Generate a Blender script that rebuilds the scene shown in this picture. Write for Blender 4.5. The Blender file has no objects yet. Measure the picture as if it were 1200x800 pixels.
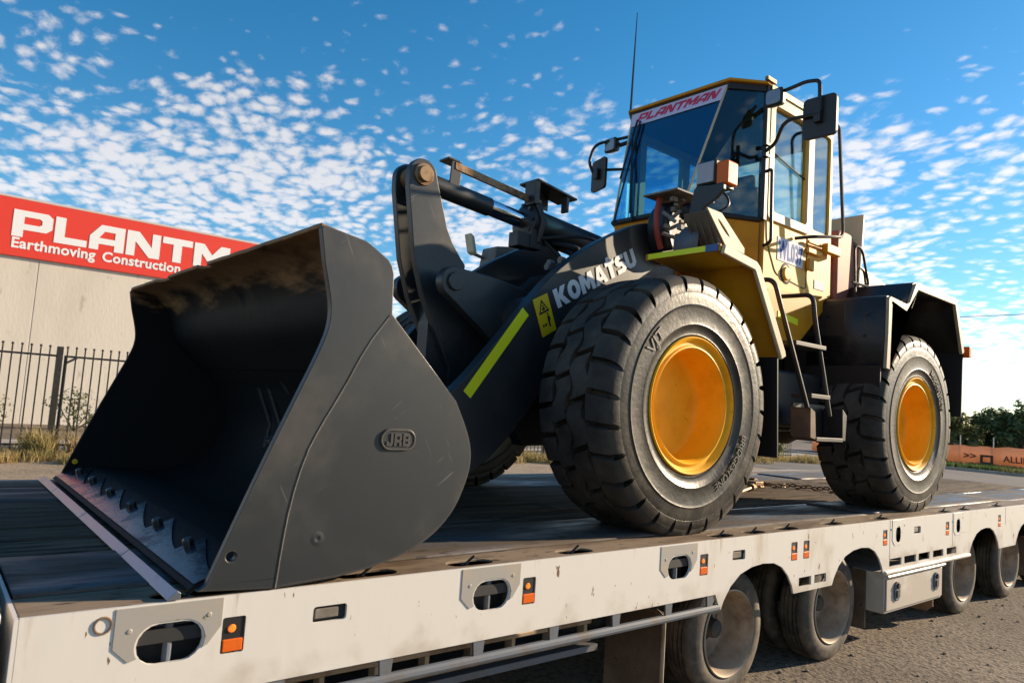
import bpy, bmesh, math, random
from mathutils import Vector, Matrix, noise
random.seed(11)
scene = bpy.context.scene
COL = scene.collection
R = math.radians

# ------------------------------------------------------------------ camera
CAM_LOC = Vector((-3.3705, -2.4629, 0.6516))
YAW, PITCH, ROLL = 0.8827, 0.0864, 0.0677
fw = Vector((math.cos(YAW)*math.cos(PITCH), math.sin(YAW)*math.cos(PITCH), math.sin(PITCH)))
rt = Vector((math.sin(YAW), -math.cos(YAW), 0.0))
up = rt.cross(fw)
rt2 = rt*math.cos(ROLL) + up*math.sin(ROLL)
up2 = up*math.cos(ROLL) - rt*math.sin(ROLL)
M = Matrix((rt2, up2, -fw)).transposed().to_4x4()
M.translation = CAM_LOC
cd = bpy.data.cameras.new('camera')
cam = bpy.data.objects.new('camera', cd)
COL.objects.link(cam)
cam.matrix_world = M
cd.sensor_width = 36.0
cd.lens = 25.345
cd.clip_start = 0.05
cd.clip_end = 3000
cd.dof.use_dof = True
cd.dof.focus_distance = 4.3
cd.dof.aperture_fstop = 5.0
scene.camera = cam

# ------------------------------------------------------------------ light
SUN = Vector((3.0, -0.95, 1.02)).normalized()
sd = bpy.data.lights.new('sun', 'SUN')
sd.energy = 4.6
sd.angle = R(0.6)
sd.color = (1.0, 0.80, 0.56)
so = bpy.data.objects.new('sun', sd)
COL.objects.link(so)
so.rotation_euler = SUN.to_track_quat('Z', 'Y').to_euler()
so.location = SUN*30

w = bpy.data.worlds.new('World')
scene.world = w
w.use_nodes = True
nt = w.node_tree
nt.nodes.clear()
def N(t, **k):
    n = nt.nodes.new(t)
    for a, b in k.items(): setattr(n, a, b)
    return n
def L(a, b): nt.links.new(a, b)
out = N('ShaderNodeOutputWorld')
bg = N('ShaderNodeBackground')
bg.inputs['Strength'].default_value = 0.088
sky = N('ShaderNodeTexSky')
sky.sky_type = 'NISHITA'
sky.sun_disc = False
sky.sun_elevation = math.asin(SUN.z)
sky.sun_rotation = math.atan2(SUN.x, SUN.y)
sky.altitude = 300
sky.air_density = 1.0
sky.dust_density = 0.2
sky.ozone_density = 3.0
hs = N('ShaderNodeHueSaturation')
hs.inputs['Saturation'].default_value = 1.30
hs.inputs['Hue'].default_value = 0.492
L(sky.outputs['Color'], hs.inputs['Color'])
# altocumulus: cells on a high flat sheet, found from the view direction
tc = N('ShaderNodeTexCoord')
sep = N('ShaderNodeSeparateXYZ'); L(tc.outputs['Generated'], sep.inputs[0])
def MATH(op, a, b=None, c=None, clamp=False):
    n = N('ShaderNodeMath', operation=op, use_clamp=clamp)
    for i, v in enumerate((a, b, c)):
        if v is None: continue
        if isinstance(v, (int, float)): n.inputs[i].default_value = v
        else: L(v, n.inputs[i])
    return n.outputs[0]
zc = MATH('ADD', MATH('MAXIMUM', sep.outputs['Z'], 0.0), 0.17)
px = MATH('DIVIDE', sep.outputs['X'], zc)
py = MATH('DIVIDE', sep.outputs['Y'], zc)
comb = N('ShaderNodeCombineXYZ'); L(px, comb.inputs[0]); L(py, comb.inputs[1])
mp = N('ShaderNodeMapping'); L(comb.outputs[0], mp.inputs[0])
mp.inputs['Rotation'].default_value = (0, 0, R(-52))
mp.inputs['Scale'].default_value = (1.0, 0.82, 1.0)
# warp
wn = N('ShaderNodeTexNoise'); wn.inputs['Scale'].default_value = 4.0; wn.inputs['Detail'].default_value = 3
L(mp.outputs[0], wn.inputs['Vector'])
wm = N('ShaderNodeVectorMath', operation='MULTIPLY_ADD')
L(wn.outputs['Color'], wm.inputs[0]); wm.inputs[1].default_value = (.10, .10, 0); L(mp.outputs[0], wm.inputs[2])
vo = N('ShaderNodeTexVoronoi', feature='SMOOTH_F1'); vo.inputs['Scale'].default_value = 24
vo.inputs['Smoothness'].default_value = 0.3; vo.inputs['Randomness'].default_value = 1.0
L(wm.outputs[0], vo.inputs['Vector'])
dn = N('ShaderNodeTexNoise'); dn.inputs['Scale'].default_value = 40; dn.inputs['Detail'].default_value = 6; dn.inputs['Roughness'].default_value = .6
L(wm.outputs[0], dn.inputs['Vector'])
# wide patches and clear lanes
cv = N('ShaderNodeTexNoise'); cv.inputs['Scale'].default_value = 1.1; cv.inputs['Detail'].default_value = 4; cv.inputs['Roughness'].default_value = .6
cmap = N('ShaderNodeMapping'); L(comb.outputs[0], cmap.inputs[0]); cmap.inputs['Location'].default_value = (0.4, 8.2, 0)
L(cmap.outputs[0], cv.inputs['Vector'])
# the sheet of cloud thins out towards the zenith
zen = N('ShaderNodeMapRange', interpolation_type='SMOOTHSTEP')
L(sep.outputs['Z'], zen.inputs[0]); zen.inputs[1].default_value = 0.33; zen.inputs[2].default_value = 0.48; zen.inputs[3].default_value = 0.10; zen.inputs[4].default_value = -0.55
puff = MATH('SUBTRACT', 0.50, MATH('MULTIPLY', vo.outputs['Distance'], 1.05))
puff = MATH('ADD', puff, MATH('MULTIPLY', MATH('SUBTRACT', dn.outputs['Fac'], .5), 1.1))
low = N('ShaderNodeMapRange', interpolation_type='SMOOTHSTEP')
L(sep.outputs['Z'], low.inputs[0]); low.inputs[1].default_value = 0.04; low.inputs[2].default_value = 0.26; low.inputs[3].default_value = 0.10; low.inputs[4].default_value = 0.0
cov = MATH('ADD', low.outputs[0], MATH('ADD', MATH('MULTIPLY', MATH('SUBTRACT', cv.outputs['Fac'], 0.40), 2.3), zen.outputs[0]))
dens = MATH('ADD', puff, cov)
mr = N('ShaderNodeMapRange', interpolation_type='SMOOTHSTEP')
L(dens, mr.inputs[0]); mr.inputs[1].default_value = 0.02; mr.inputs[2].default_value = 0.72
hz = N('ShaderNodeMapRange', interpolation_type='SMOOTHSTEP')
L(sep.outputs['Z'], hz.inputs[0]); hz.inputs[1].default_value = -0.02; hz.inputs[2].default_value = 0.10
cl = MATH('MULTIPLY', MATH('MULTIPLY', mr.outputs[0], 0.90), hz.outputs[0])
mix = N('ShaderNodeMix', data_type='RGBA')
L(cl, mix.inputs['Factor'])
L(hs.outputs[0], mix.inputs['A'])
# a cloud takes the brightness of the air round it, whitened
bw = N('ShaderNodeRGBToBW'); L(sky.outputs['Color'], bw.inputs[0])
cb = MATH('ADD', MATH('MULTIPLY', bw.outputs[0], 0.8), 3.1)
cc = N('ShaderNodeCombineColor'); L(cb, cc.inputs[0]); L(MATH('MULTIPLY', cb, 0.99), cc.inputs[1]); L(MATH('MULTIPLY', cb, 1.02), cc.inputs[2])
L(cc.outputs[0], mix.inputs['B'])
L(mix.outputs['Result'], bg.inputs['Color'])
L(bg.outputs[0], out.inputs[0])

scene.view_settings.view_transform = 'Standard'
scene.view_settings.look = 'None'
scene.view_settings.gamma = 1.0
scene.view_settings.use_curve_mapping = False
scene.view_settings.exposure = 1.02
scene.render.engine = 'CYCLES'

# ------------------------------------------------------------------ helpers
class MB:
    def __init__(s): s.v = []; s.f = []
    def add(s, vs, fs):
        o = len(s.v); s.v += [tuple(x) for x in vs]; s.f += [tuple(i+o for i in f) for f in fs]; return s
    def box(s, x0, x1, y0, y1, z0, z1):
        return s.add([(x0,y0,z0),(x1,y0,z0),(x1,y1,z0),(x0,y1,z0),(x0,y0,z1),(x1,y0,z1),(x1,y1,z1),(x0,y1,z1)],
              [(0,3,2,1),(4,5,6,7),(0,1,5,4),(1,2,6,5),(2,3,7,6),(3,0,4,7)])
    def obox(s, c, ax, ay, az):
        c, ax, ay, az = map(Vector, (c, ax, ay, az))
        vs = [c+sx*ax+sy*ay+sz*az for sz in (-1,1) for sx, sy in ((-1,-1),(1,-1),(1,1),(-1,1))]
        return s.add(vs, [(0,3,2,1),(4,5,6,7),(0,1,5,4),(1,2,6,5),(2,3,7,6),(3,0,4,7)])
    def prism(s, poly, a, b, axis='Y'):
        n = len(poly)
        def m(p, t):
            return (p[0], t, p[1]) if axis == 'Y' else (t, p[0], p[1]) if axis == 'X' else (p[0], p[1], t)
        vs = [m(p, a) for p in poly]+[m(p, b) for p in poly]
        fs = [tuple(range(n)), tuple(range(2*n-1, n-1, -1))]+[(i, (i+1) % n + 0, (i+1) % n+n, i+n) for i in range(n)]
        return s.add(vs, fs)
    def quadstrip(s, A, B, closed=False):
        n = len(A); o = len(s.v); s.v += [tuple(x) for x in A]+[tuple(x) for x in B]
        for i in range(n if closed else n-1):
            j = (i+1) % n; s.f.append((o+i, o+j, o+n+j, o+n+i))
        return s
    def tube(s, pts, r, n=10, caps=True, rr=None):
        pts = [Vector(p) for p in pts]; rings = []
        T0 = (pts[1]-pts[0]).normalized()
        u = T0.orthogonal().normalized()
        for i, p in enumerate(pts):
            t = ((pts[min(i+1, len(pts)-1)]-p).normalized() + (p-pts[max(i-1, 0)]).normalized())
            if t.length < 1e-6: t = T0
            t.normalize()
            u = (u - t*u.dot(t)); u.normalize(); v = t.cross(u)
            k = rr[i] if rr else r
            rings.append([p+(u*math.cos(2*math.pi*j/n)+v*math.sin(2*math.pi*j/n))*k for j in range(n)])
        o = len(s.v)
        for q in rings: s.v += [tuple(x) for x in q]
        for i in range(len(rings)-1):
            for j in range(n):
                k = (j+1) % n; s.f.append((o+i*n+j, o+i*n+k, o+(i+1)*n+k, o+(i+1)*n+j))
        if caps:
            s.f.append(tuple(o+j for j in range(n-1, -1, -1))); e = o+(len(rings)-1)*n
            s.f.append(tuple(e+j for j in range(n)))
        return s
    def lathe(s, prof, c=(0,0,0), n=48, axis='Y', closed=False):
        # prof: list of (radius, offset along the axis)
        o = len(s.v); m = len(prof)
        for j in range(n):
            a = 2*math.pi*j/n; ca, sa = math.cos(a), math.sin(a)
            for r_, t in prof:
                if axis == 'Y': s.v.append((c[0]+r_*ca, c[1]+t, c[2]+r_*sa))
                elif axis == 'X': s.v.append((c[0]+t, c[1]+r_*ca, c[2]+r_*sa))
                else: s.v.append((c[0]+r_*ca, c[1]+r_*sa, c[2]+t))
        for j in range(n):
            k = (j+1) % n
            for i in range(m if closed else m-1):
                q = (i+1) % m; s.f.append((o+j*m+i, o+j*m+q, o+k*m+q, o+k*m+i))
        return s
    def mesh(s, name):
        me = bpy.data.meshes.new(name); me.from_pydata(s.v, [], s.f)
        bm = bmesh.new(); bm.from_mesh(me)
        bmesh.ops.remove_doubles(bm, verts=bm.verts, dist=1e-5)
        bmesh.ops.recalc_face_normals(bm, faces=bm.faces)
        bm.to_mesh(me); bm.free(); return me
def arc(cx, cz, r_, a0, a1, n):
    return [(cx+r_*math.cos(R(a0+(a1-a0)*i/n)), cz+r_*math.sin(R(a0+(a1-a0)*i/n))) for i in range(n+1)]
def rpath(pts, r_, n=5):
    # round the corners of a 3D polyline
    pts = [Vector(p) for p in pts]; o = [pts[0]]
    for i in range(1, len(pts)-1):
        a, b, c = pts[i-1], pts[i], pts[i+1]
        d = min(r_, (a-b).length*.45, (c-b).length*.45)
        p, q = b+(a-b).normalized()*d, b+(c-b).normalized()*d
        for k in range(n+1):
            t = k/n; o.append(p*(1-t)**2+b*2*t*(1-t)+q*t*t)
    return o+[pts[-1]]
def rrect(x0, x1, z0, z1, r_, n=4):
    return arc(x1-r_, z1-r_, r_, 0, 90, n)+arc(x0+r_, z1-r_, r_, 90, 180, n)+arc(x0+r_, z0+r_, r_, 180, 270, n)+arc(x1-r_, z0+r_, r_, 270, 360, n)
def smooth_poly(pts, k=2):
    for _ in range(k):
        o = []
        for i in range(len(pts)-1):
            a, b = Vector(pts[i]), Vector(pts[i+1]); o += [a*.75+b*.25, a*.25+b*.75]
        pts = [Vector(pts[0])]+o+[Vector(pts[-1])]
    return [tuple(p) for p in pts]
def link(o, parent=None):
    COL.objects.link(o)
    if parent is not None:
        o.parent = parent
        if 'at' in parent.keys(): o.matrix_parent_inverse = Matrix.Translation(-Vector(parent['at']))
    return o
def finish(me, mat, smooth=35):
    if mat is not None and not me.materials: me.materials.append(MAT[mat])
    if smooth:
        me.shade_smooth(); me.set_sharp_from_angle(angle=R(smooth))
    else: me.shade_flat()
    return me
def obj(name, mb, mat, parent=None, bevel=0.0, smooth=35, segs=2):
    me = mb.mesh(name) if isinstance(mb, MB) else mb
    finish(me, mat, smooth)
    o = bpy.data.objects.new(name, me)
    link(o, parent)
    if bevel:
        b = o.modifiers.new('bevel', 'BEVEL'); b.width = bevel; b.segments = segs; b.limit_method = 'ANGLE'; b.angle_limit = R(40); b.harden_normals = True
    return o
def thing(name, label, cat, loc=(0,0,0), group=None):
    o = bpy.data.objects.new(name, None); o.location = loc; o['at'] = tuple(loc)
    o.empty_display_size = .1
    COL.objects.link(o); return tag(o, label, cat, group)
def tag(o, label=None, cat=None, group=None, kind=None):
    if label: o['label'] = label
    if cat: o['category'] = cat
    if group: o['group'] = group
    if kind: o['kind'] = kind
    return o
def sub(name, parent, loc=(0,0,0)):
    # an Empty part that gathers sub-parts built round their own origin
    o = bpy.data.objects.new(name, None); o.empty_display_size = .1; o.location = loc
    return link(o, parent)
def inst(name, me, parent, loc=(0,0,0), rot=(0,0,0), scale=None):
    o = bpy.data.objects.new(name, me); link(o, parent); o.location = loc; o.rotation_euler = rot
    if scale: o.scale = scale
    return o
def plate_mesh(name, outer, holes, depth, fn):
    # flat plate with holes from closed outlines; local (x, y) outline and z in 0..depth, mapped by fn
    cu = bpy.data.curves.new('outline', 'CURVE'); cu.dimensions = '2D'; cu.fill_mode = 'BOTH'; cu.extrude = depth/2
    for poly in [outer]+list(holes) if outer and not isinstance(outer[0][0], (tuple, list)) else list(outer)+list(holes):
        sp = cu.splines.new('POLY'); sp.points.add(len(poly)-1); sp.use_cyclic_u = True
        for p, q in zip(sp.points, poly): p.co = (q[0], q[1], 0, 1)
    return curve_mesh(name, cu, depth, fn)
def curve_mesh(name, cu, depth, fn):
    o = bpy.data.objects.new('outline', cu)
    me = bpy.data.meshes.new_from_object(o)
    bpy.data.objects.remove(o); bpy.data.curves.remove(cu)
    me.name = name; me.materials.clear()
    for v in me.vertices: v.co = fn(v.co.x, v.co.y, v.co.z+depth/2)
    bm = bmesh.new(); bm.from_mesh(me)
    bmesh.ops.remove_doubles(bm, verts=bm.verts, dist=1e-5)
    bmesh.ops.recalc_face_normals(bm, faces=bm.faces)
    bm.to_mesh(me); bm.free(); return me
def text_mesh(name, body, depth, fn, size=1.0, bold=0.0, shear=0.0, spacing=1.0, align='LEFT'):
    cu = bpy.data.curves.new('text', 'FONT'); cu.body = body; cu.size = size; cu.offset = bold; cu.shear = shear
    cu.extrude = depth/2; cu.space_character = spacing; cu.align_x = align; cu.resolution_u = 3
    return curve_mesh(name, cu, depth, fn)
GLYPH = {
 'P': (1.15, [[(0,0),(0,1),(1.0,1),(1.15,.86),(1.15,.44),(.98,.28),(.32,.28),(.32,0)], [(.32,.5),(.32,.77),(.78,.77),(.84,.7),(.84,.56),(.76,.5)]]),
 'L': (1.0, [[(0,0),(0,1),(.31,1),(.31,.26),(1,.26),(1,0)]]),
 'A': (1.12, [[(0,0),(0,.52),(.34,1),(1.12,1),(1.12,0),(.81,0),(.81,.24),(.3,.24),(.3,0)], [(.3,.47),(.46,.75),(.81,.75),(.81,.47)]]),
 'N': (1.15, [[(0,0),(0,1),(.4,1),(.86,.42),(.86,1),(1.15,1),(1.15,0),(.79,0),(.29,.6),(.29,0)]]),
 'T': (1.08, [[(0,.73),(0,1),(1.08,1),(1.08,.73),(.7,.73),(.7,0),(.39,0),(.39,.73)]]),
 'J': (.85, [[(0,0),(0,.36),(.28,.36),(.28,.24),(.55,.24),(.55,1),(.85,1),(.85,.16),(.7,0)]]),
 'R': (1.0, [[(0,0),(0,1),(.86,1),(1.0,.86),(1.0,.5),(.88,.42),(1.0,.32),(1.0,0),(.7,0),(.7,.28),(.3,.28),(.3,0)], [(.3,.52),(.3,.77),(.7,.77),(.7,.52)]]),
 'B': (1.0, [[(0,0),(0,1),(.86,1),(1.0,.86),(1.0,.58),(.9,.5),(1.0,.42),(1.0,.14),(.86,0)], [(.3,.58),(.3,.78),(.7,.78),(.7,.58)], [(.3,.2),(.3,.4),(.7,.4),(.7,.2)]]),
 'M': (1.36, [[(0,0),(0,1),(.36,1),(.68,.56),(1.0,1),(1.36,1),(1.36,0),(1.07,0),(1.07,.58),(.79,.2),(.57,.2),(.29,.58),(.29,0)]]),
}
_o = [(.48+.48*math.cos(R(a)), .5+.52*math.sin(R(a))) for a in range(0, 360, 20)]
_i = [(.48+.17*math.cos(R(a)), .5+.24*math.sin(R(a))) for a in range(0, 360, 30)]
KGL = {
 'K': (1.0, [[(0,0),(0,1),(.32,1),(.32,.63),(.6,1),(.98,1),(.62,.54),(1.02,0),(.64,0),(.32,.44),(.32,0)]]),
 'O': (.96, [_o, _i]),
 'M': (1.16, [[(0,0),(.05,1),(.38,1),(.58,.55),(.78,1),(1.11,1),(1.16,0),(.86,0),(.84,.55),(.66,.12),(.5,.12),(.32,.55),(.3,0)]]),
 'A': (1.04, [[(0,0),(.36,1),(.68,1),(1.04,0),(.73,0),(.68,.19),(.36,.19),(.31,0)], [(.43,.4),(.52,.72),(.61,.4)]]),
 'T': (.8, [[(0,.74),(0,1),(.16,1),(.2,1.22),(.46,1.22),(.42,1.0),(.8,1),(.8,.74),(.56,.74),(.56,0),(.24,0),(.24,.74)]]),
 'S': (.86, [[(.04,0),(.04,.25),(.5,.25),(.54,.3),(.5,.38),(.2,.4),(.02,.55),(.02,.82),(.2,1),(.8,1),(.8,.76),(.38,.76),(.33,.7),(.38,.63),(.66,.61),(.86,.46),(.86,.16),(.68,0)]]),
 'U': (.9, [[(0,1),(0,.2),(.2,0),(.7,0),(.9,.2),(.9,1),(.6,1),(.6,.3),(.54,.24),(.36,.24),(.3,.3),(.3,1)]]),
}
def word_mesh(name, word, G, gap, depth, fn):
    polys = []; x = 0
    for ch in word:
        w_, ps = G[ch]
        for q in ps: polys.append([(a+x, b) for a, b in q])
        x += w_+gap
    total = x-gap
    return plate_mesh(name, polys, [], depth, lambda a, b, c: fn(a/total, b, c))

# ------------------------------------------------------------------ materials
MAT = {}
def mat(key, base, rough=.5, metal=0.0, dirt=None, dscale=3.0, dlo=.45, dhi=.7, stretch=(1,1,1), drough=None,
        fine=None, fscale=60, flo=.62, fhi=.7, bump=0.0, bscale=40, spec=.5, coat=0.0, island=0.0, emit=None, est=0, dmetal=None, warp=0.0, scr=None, wear=None):
    m = bpy.data.materials.new(key); m.use_nodes = True; MAT[key] = m
    t = m.node_tree; b = t.nodes['Principled BSDF']; ln = t.links.new
    def nn(tp): return t.nodes.new(tp)
    b.inputs['Base Color'].default_value = (*base, 1); b.inputs['Roughness'].default_value = rough
    b.inputs['Metallic'].default_value = metal; b.inputs['Specular IOR Level'].default_value = spec
    b.inputs['Coat Weight'].default_value = coat; b.inputs['Coat Roughness'].default_value = .12
    tcn = nn('ShaderNodeTexCoord'); mpn = nn('ShaderNodeMapping'); ln(tcn.outputs['Object'], mpn.inputs[0]); mpn.inputs['Scale'].default_value = stretch
    vec = mpn.outputs[0]
    col = None
    if island:
        oi = nn('ShaderNodeObjectInfo'); mr_ = nn('ShaderNodeMapRange'); ln(oi.outputs['Random'], mr_.inputs[0])
        mr_.inputs[3].default_value = 1-island; mr_.inputs[4].default_value = 1+island
        mm = nn('ShaderNodeMix'); mm.data_type = 'RGBA'; mm.blend_type = 'MULTIPLY'; mm.inputs['Factor'].default_value = 1
        mm.inputs['A'].default_value = (*base, 1); ln(mr_.outputs[0], mm.inputs['B']); col = mm.outputs['Result']
        va = nn('ShaderNodeVectorMath'); va.operation = 'MULTIPLY_ADD'; ln(oi.outputs['Random'], va.inputs[0]); va.inputs[1].default_value = (31, 17, 23); ln(vec, va.inputs[2]); vec = va.outputs[0]
    def layer(colr, sc, lo, hi, det, prev):
        nz = nn('ShaderNodeTexNoise'); nz.inputs['Scale'].default_value = sc; nz.inputs['Detail'].default_value = det; nz.inputs['Roughness'].default_value = .62
        nz.inputs['Distortion'].default_value = warp
        ln(vec, nz.inputs['Vector'])
        mr_ = nn('ShaderNodeMapRange'); mr_.interpolation_type = 'SMOOTHSTEP'; ln(nz.outputs['Fac'], mr_.inputs[0]); mr_.inputs[1].default_value = lo; mr_.inputs[2].default_value = hi
        mx = nn('ShaderNodeMix'); mx.data_type = 'RGBA'; ln(mr_.outputs[0], mx.inputs['Factor'])
        if prev is None: mx.inputs['A'].default_value = (*base, 1)
        else: ln(prev, mx.inputs['A'])
        mx.inputs['B'].default_value = (*colr, 1)
        return mx.outputs['Result'], mr_.outputs[0]
    fac = None
    if dirt is not None: col, fac = layer(dirt, dscale, dlo, dhi, 8, col)
    if fine is not None: col, _ = layer(fine, fscale, flo, fhi, 3, col)
    if scr is not None:
        # thin scratches in two directions, kept to scuffed patches
        for rot, sq in ((R(38), 45), (R(-62), 60)):
            m1 = nn('ShaderNodeMapping'); ln(tcn.outputs['Object'], m1.inputs[0]); m1.inputs['Rotation'].default_value = (0, rot, 0); m2 = nn('ShaderNodeMapping'); ln(m1.outputs[0], m2.inputs[0]); m2.inputs['Scale'].default_value = (3.4, 3.4, sq*1.5)
            nz = nn('ShaderNodeTexNoise'); nz.inputs['Scale'].default_value = 1.6; nz.inputs['Detail'].default_value = 2; ln(m2.outputs[0], nz.inputs['Vector'])
            pz = nn('ShaderNodeTexNoise'); pz.inputs['Scale'].default_value = 3.1; ln(tcn.outputs['Object'], pz.inputs['Vector'])
            ad = nn('ShaderNodeMath'); ad.operation = 'MULTIPLY_ADD'; ln(pz.outputs['Fac'], ad.inputs[0]); ad.inputs[1].default_value = .55; ln(nz.outputs['Fac'], ad.inputs[2])
            mr_ = nn('ShaderNodeMapRange'); ln(ad.outputs[0], mr_.inputs[0]); mr_.inputs[1].default_value = 1.055; mr_.inputs[2].default_value = 1.09; mr_.inputs[4].default_value = .6
            mx = nn('ShaderNodeMix'); mx.data_type = 'RGBA'; ln(mr_.outputs[0], mx.inputs['Factor']); ln(col, mx.inputs['A']); mx.inputs['B'].default_value = (*scr, 1); col = mx.outputs['Result']
    if wear is not None:
        bv = nn('ShaderNodeBevel'); bv.samples = 3; bv.inputs['Radius'].default_value = .010; ge = nn('ShaderNodeNewGeometry')
        dp = nn('ShaderNodeVectorMath'); dp.operation = 'DOT_PRODUCT'; ln(bv.outputs[0], dp.inputs[0]); ln(ge.outputs['Normal'], dp.inputs[1])
        ez = nn('ShaderNodeTexNoise'); ez.inputs['Scale'].default_value = 9; ez.inputs['Detail'].default_value = 5; ln(tcn.outputs['Object'], ez.inputs['Vector'])
        su = nn('ShaderNodeMath'); su.operation = 'MULTIPLY_ADD'; ln(ez.outputs['Fac'], su.inputs[0]); su.inputs[1].default_value = -.22; ln(dp.outputs['Value'], su.inputs[2])
        mr_ = nn('ShaderNodeMapRange'); ln(su.outputs[0], mr_.inputs[0]); mr_.inputs[1].default_value = .80; mr_.inputs[2].default_value = .70; mr_.inputs[4].default_value = .8
        mx = nn('ShaderNodeMix'); mx.data_type = 'RGBA'; ln(mr_.outputs[0], mx.inputs['Factor']); ln(col, mx.inputs['A']); mx.inputs['B'].default_value = (*wear, 1); col = mx.outputs['Result']
    if col is not None: ln(col, b.inputs['Base Color'])
    if drough is not None and fac is not None:
        mx = nn('ShaderNodeMapRange'); ln(fac, mx.inputs[0]); mx.inputs[3].default_value = rough; mx.inputs[4].default_value = drough; ln(mx.outputs[0], b.inputs['Roughness'])
    if dmetal is not None and fac is not None:
        mx = nn('ShaderNodeMapRange'); ln(fac, mx.inputs[0]); mx.inputs[3].default_value = metal; mx.inputs[4].default_value = dmetal; ln(mx.outputs[0], b.inputs['Metallic'])
    if bump:
        nz = nn('ShaderNodeTexNoise'); nz.inputs['Scale'].default_value = bscale; nz.inputs['Detail'].default_value = 6; ln(vec, nz.inputs['Vector'])
        bp = nn('ShaderNodeBump'); bp.inputs['Strength'].default_value = 1; bp.inputs['Distance'].default_value = bump; ln(nz.outputs['Fac'], bp.inputs['Height']); ln(bp.outputs[0], b.inputs['Normal'])
    if emit: b.inputs['Emission Color'].default_value = (*emit, 1); b.inputs['Emission Strength'].default_value = est
    return m
def glass_mat(key, tint, refl):
    m = bpy.data.materials.new(key); m.use_nodes = True; MAT[key] = m; t = m.node_tree; t.nodes.clear()
    o = t.nodes.new('ShaderNodeOutputMaterial'); tr = t.nodes.new('ShaderNodeBsdfTransparent'); tr.inputs[0].default_value = (*tint, 1)
    gl = t.nodes.new('ShaderNodeBsdfGlossy'); gl.inputs['Roughness'].default_value = .015; gl.inputs[0].default_value = (.72, .88, 1, 1)
    lw = t.nodes.new('ShaderNodeLayerWeight'); lw.inputs['Blend'].default_value = .5
    pw = t.nodes.new('ShaderNodeMath'); pw.operation = 'POWER'; t.links.new(lw.outputs['Facing'], pw.inputs[0]); pw.inputs[1].default_value = 2.6
    ad = t.nodes.new('ShaderNodeMath'); ad.operation = 'MULTIPLY_ADD'; t.links.new(pw.outputs[0], ad.inputs[0]); ad.inputs[1].default_value = .85; ad.inputs[2].default_value = refl
    mx = t.nodes.new('ShaderNodeMixShader'); t.links.new(ad.outputs[0], mx.inputs[0]); t.links.new(tr.outputs[0], mx.inputs[1]); t.links.new(gl.outputs[0], mx.inputs[2]); t.links.new(mx.outputs[0], o.inputs[0])
mat('charcoal', (.020, .0240, .0275), .42, dirt=(.052, .048, .042), dscale=2.2, dlo=.46, dhi=.78, drough=.6, fine=(.10, .09, .075), fscale=34, flo=.735, fhi=.77, bump=.0008, bscale=7, coat=.08, scr=(.13, .12, .10), wear=(.17, .13, .095))
mat('lip_plate', (.05, .06, .08), .20, metal=.55, dirt=(.03, .03, .035), dscale=9, dlo=.5, dhi=.7, drough=.4, bump=.0015, bscale=14)
mat('charcoal_worn', (.030, .032, .034), .45, dirt=(.17, .105, .058), dscale=2.6, dlo=.42, dhi=.60, drough=.75, fine=(.02, .018, .016), fscale=26, flo=.6, fhi=.7, bump=.004, bscale=10)
mat('bare_steel', (.30, .33, .38), .30, metal=.85, dirt=(.12, .085, .06), dscale=5, dlo=.56, dhi=.8, drough=.55, bump=.0008, bscale=60)
mat('lip_steel', (.085, .095, .115), .30, metal=.7, dirt=(.04, .035, .032), dscale=7, dlo=.45, dhi=.65, drough=.6, bump=.002, bscale=25)
mat('chrome', (.75, .76, .78), .12, metal=1.0)
mat('rust_pin', (.27, .17, .09), .5, metal=.5, dirt=(.14, .07, .035), dscale=12, dlo=.4, dhi=.65, drough=.75)
mat('black_paint', (.014, .015, .017), .45, dirt=(.05, .045, .04), dscale=4, dlo=.5, dhi=.75, drough=.7, bump=.0006, bscale=30)
mat('black_plastic', (.012, .012, .013), .5, bump=.0003, bscale=200)
mat('rubber', (.040, .0355, .031), .78, dirt=(.105, .088, .070), dscale=3.5, dlo=.40, dhi=.72, drough=.9, fine=(.12, .10, .08), fscale=70, flo=.68, fhi=.76, bump=.0014, bscale=70, spec=.25)
mat('rubber_side', (.015, .0128, .0105), .36, dirt=(.050, .038, .026), dscale=5.5, dlo=.44, dhi=.72, drough=.52, fine=(.085, .068, .05), fscale=75, flo=.68, fhi=.74, bump=.0014, bscale=38, spec=.38)
mat('rubber_letter', (.085, .075, .062), .5)
mat('trailer_rubber', (.038, .033, .028), .65, dirt=(.17, .132, .092), dscale=5, dlo=.38, dhi=.64, drough=.85, bump=.001, bscale=60)
mat('rim_orange', (.88, .43, .010), .50, dirt=(.68, .30, .008), dscale=3.0, dlo=.45, dhi=.75, drough=.6, fine=(.25, .12, .03), fscale=30, flo=.69, fhi=.75, spec=.25)
mat('cab_cream', (.74, .42, .075), .5, dirt=(.62, .34, .06), dscale=3, dlo=.5, dhi=.78, spec=.18)
mat('cab_yellow', (.56, .245, .010), .5, dirt=(.40, .17, .010), dscale=4, dlo=.5, dhi=.75, spec=.2)
mat('frame_beige', (.56, .46, .30), .5, dirt=(.42, .33, .21), dscale=5, dlo=.5, dhi=.75, spec=.2)
mat('decal_green', (.84, .86, .008), .45)
mat('decal_yellow', (.75, .52, .01), .4)
mat('decal_black', (.012, .012, .012), .5)
mat('decal_white', (.74, .74, .76), .4)
mat('decal_blue', (.02, .09, .26), .4)
mat('text_blue', (.02, .09, .36), .6, spec=.1)
mat('paper', (.60, .63, .74), .6, spec=.1)
mat('banner_white', (.62, .56, .72), .5)
mat('banner_red', (.62, .035, .08), .5)
mat('lens_clear', (.22, .22, .24), .10, metal=.35, dirt=(.30, .30, .31), dscale=9, dlo=.45, dhi=.75, coat=.5)
mat('amber', (.72, .13, .012), .4, spec=.25, bump=.0006, bscale=60)
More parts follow.
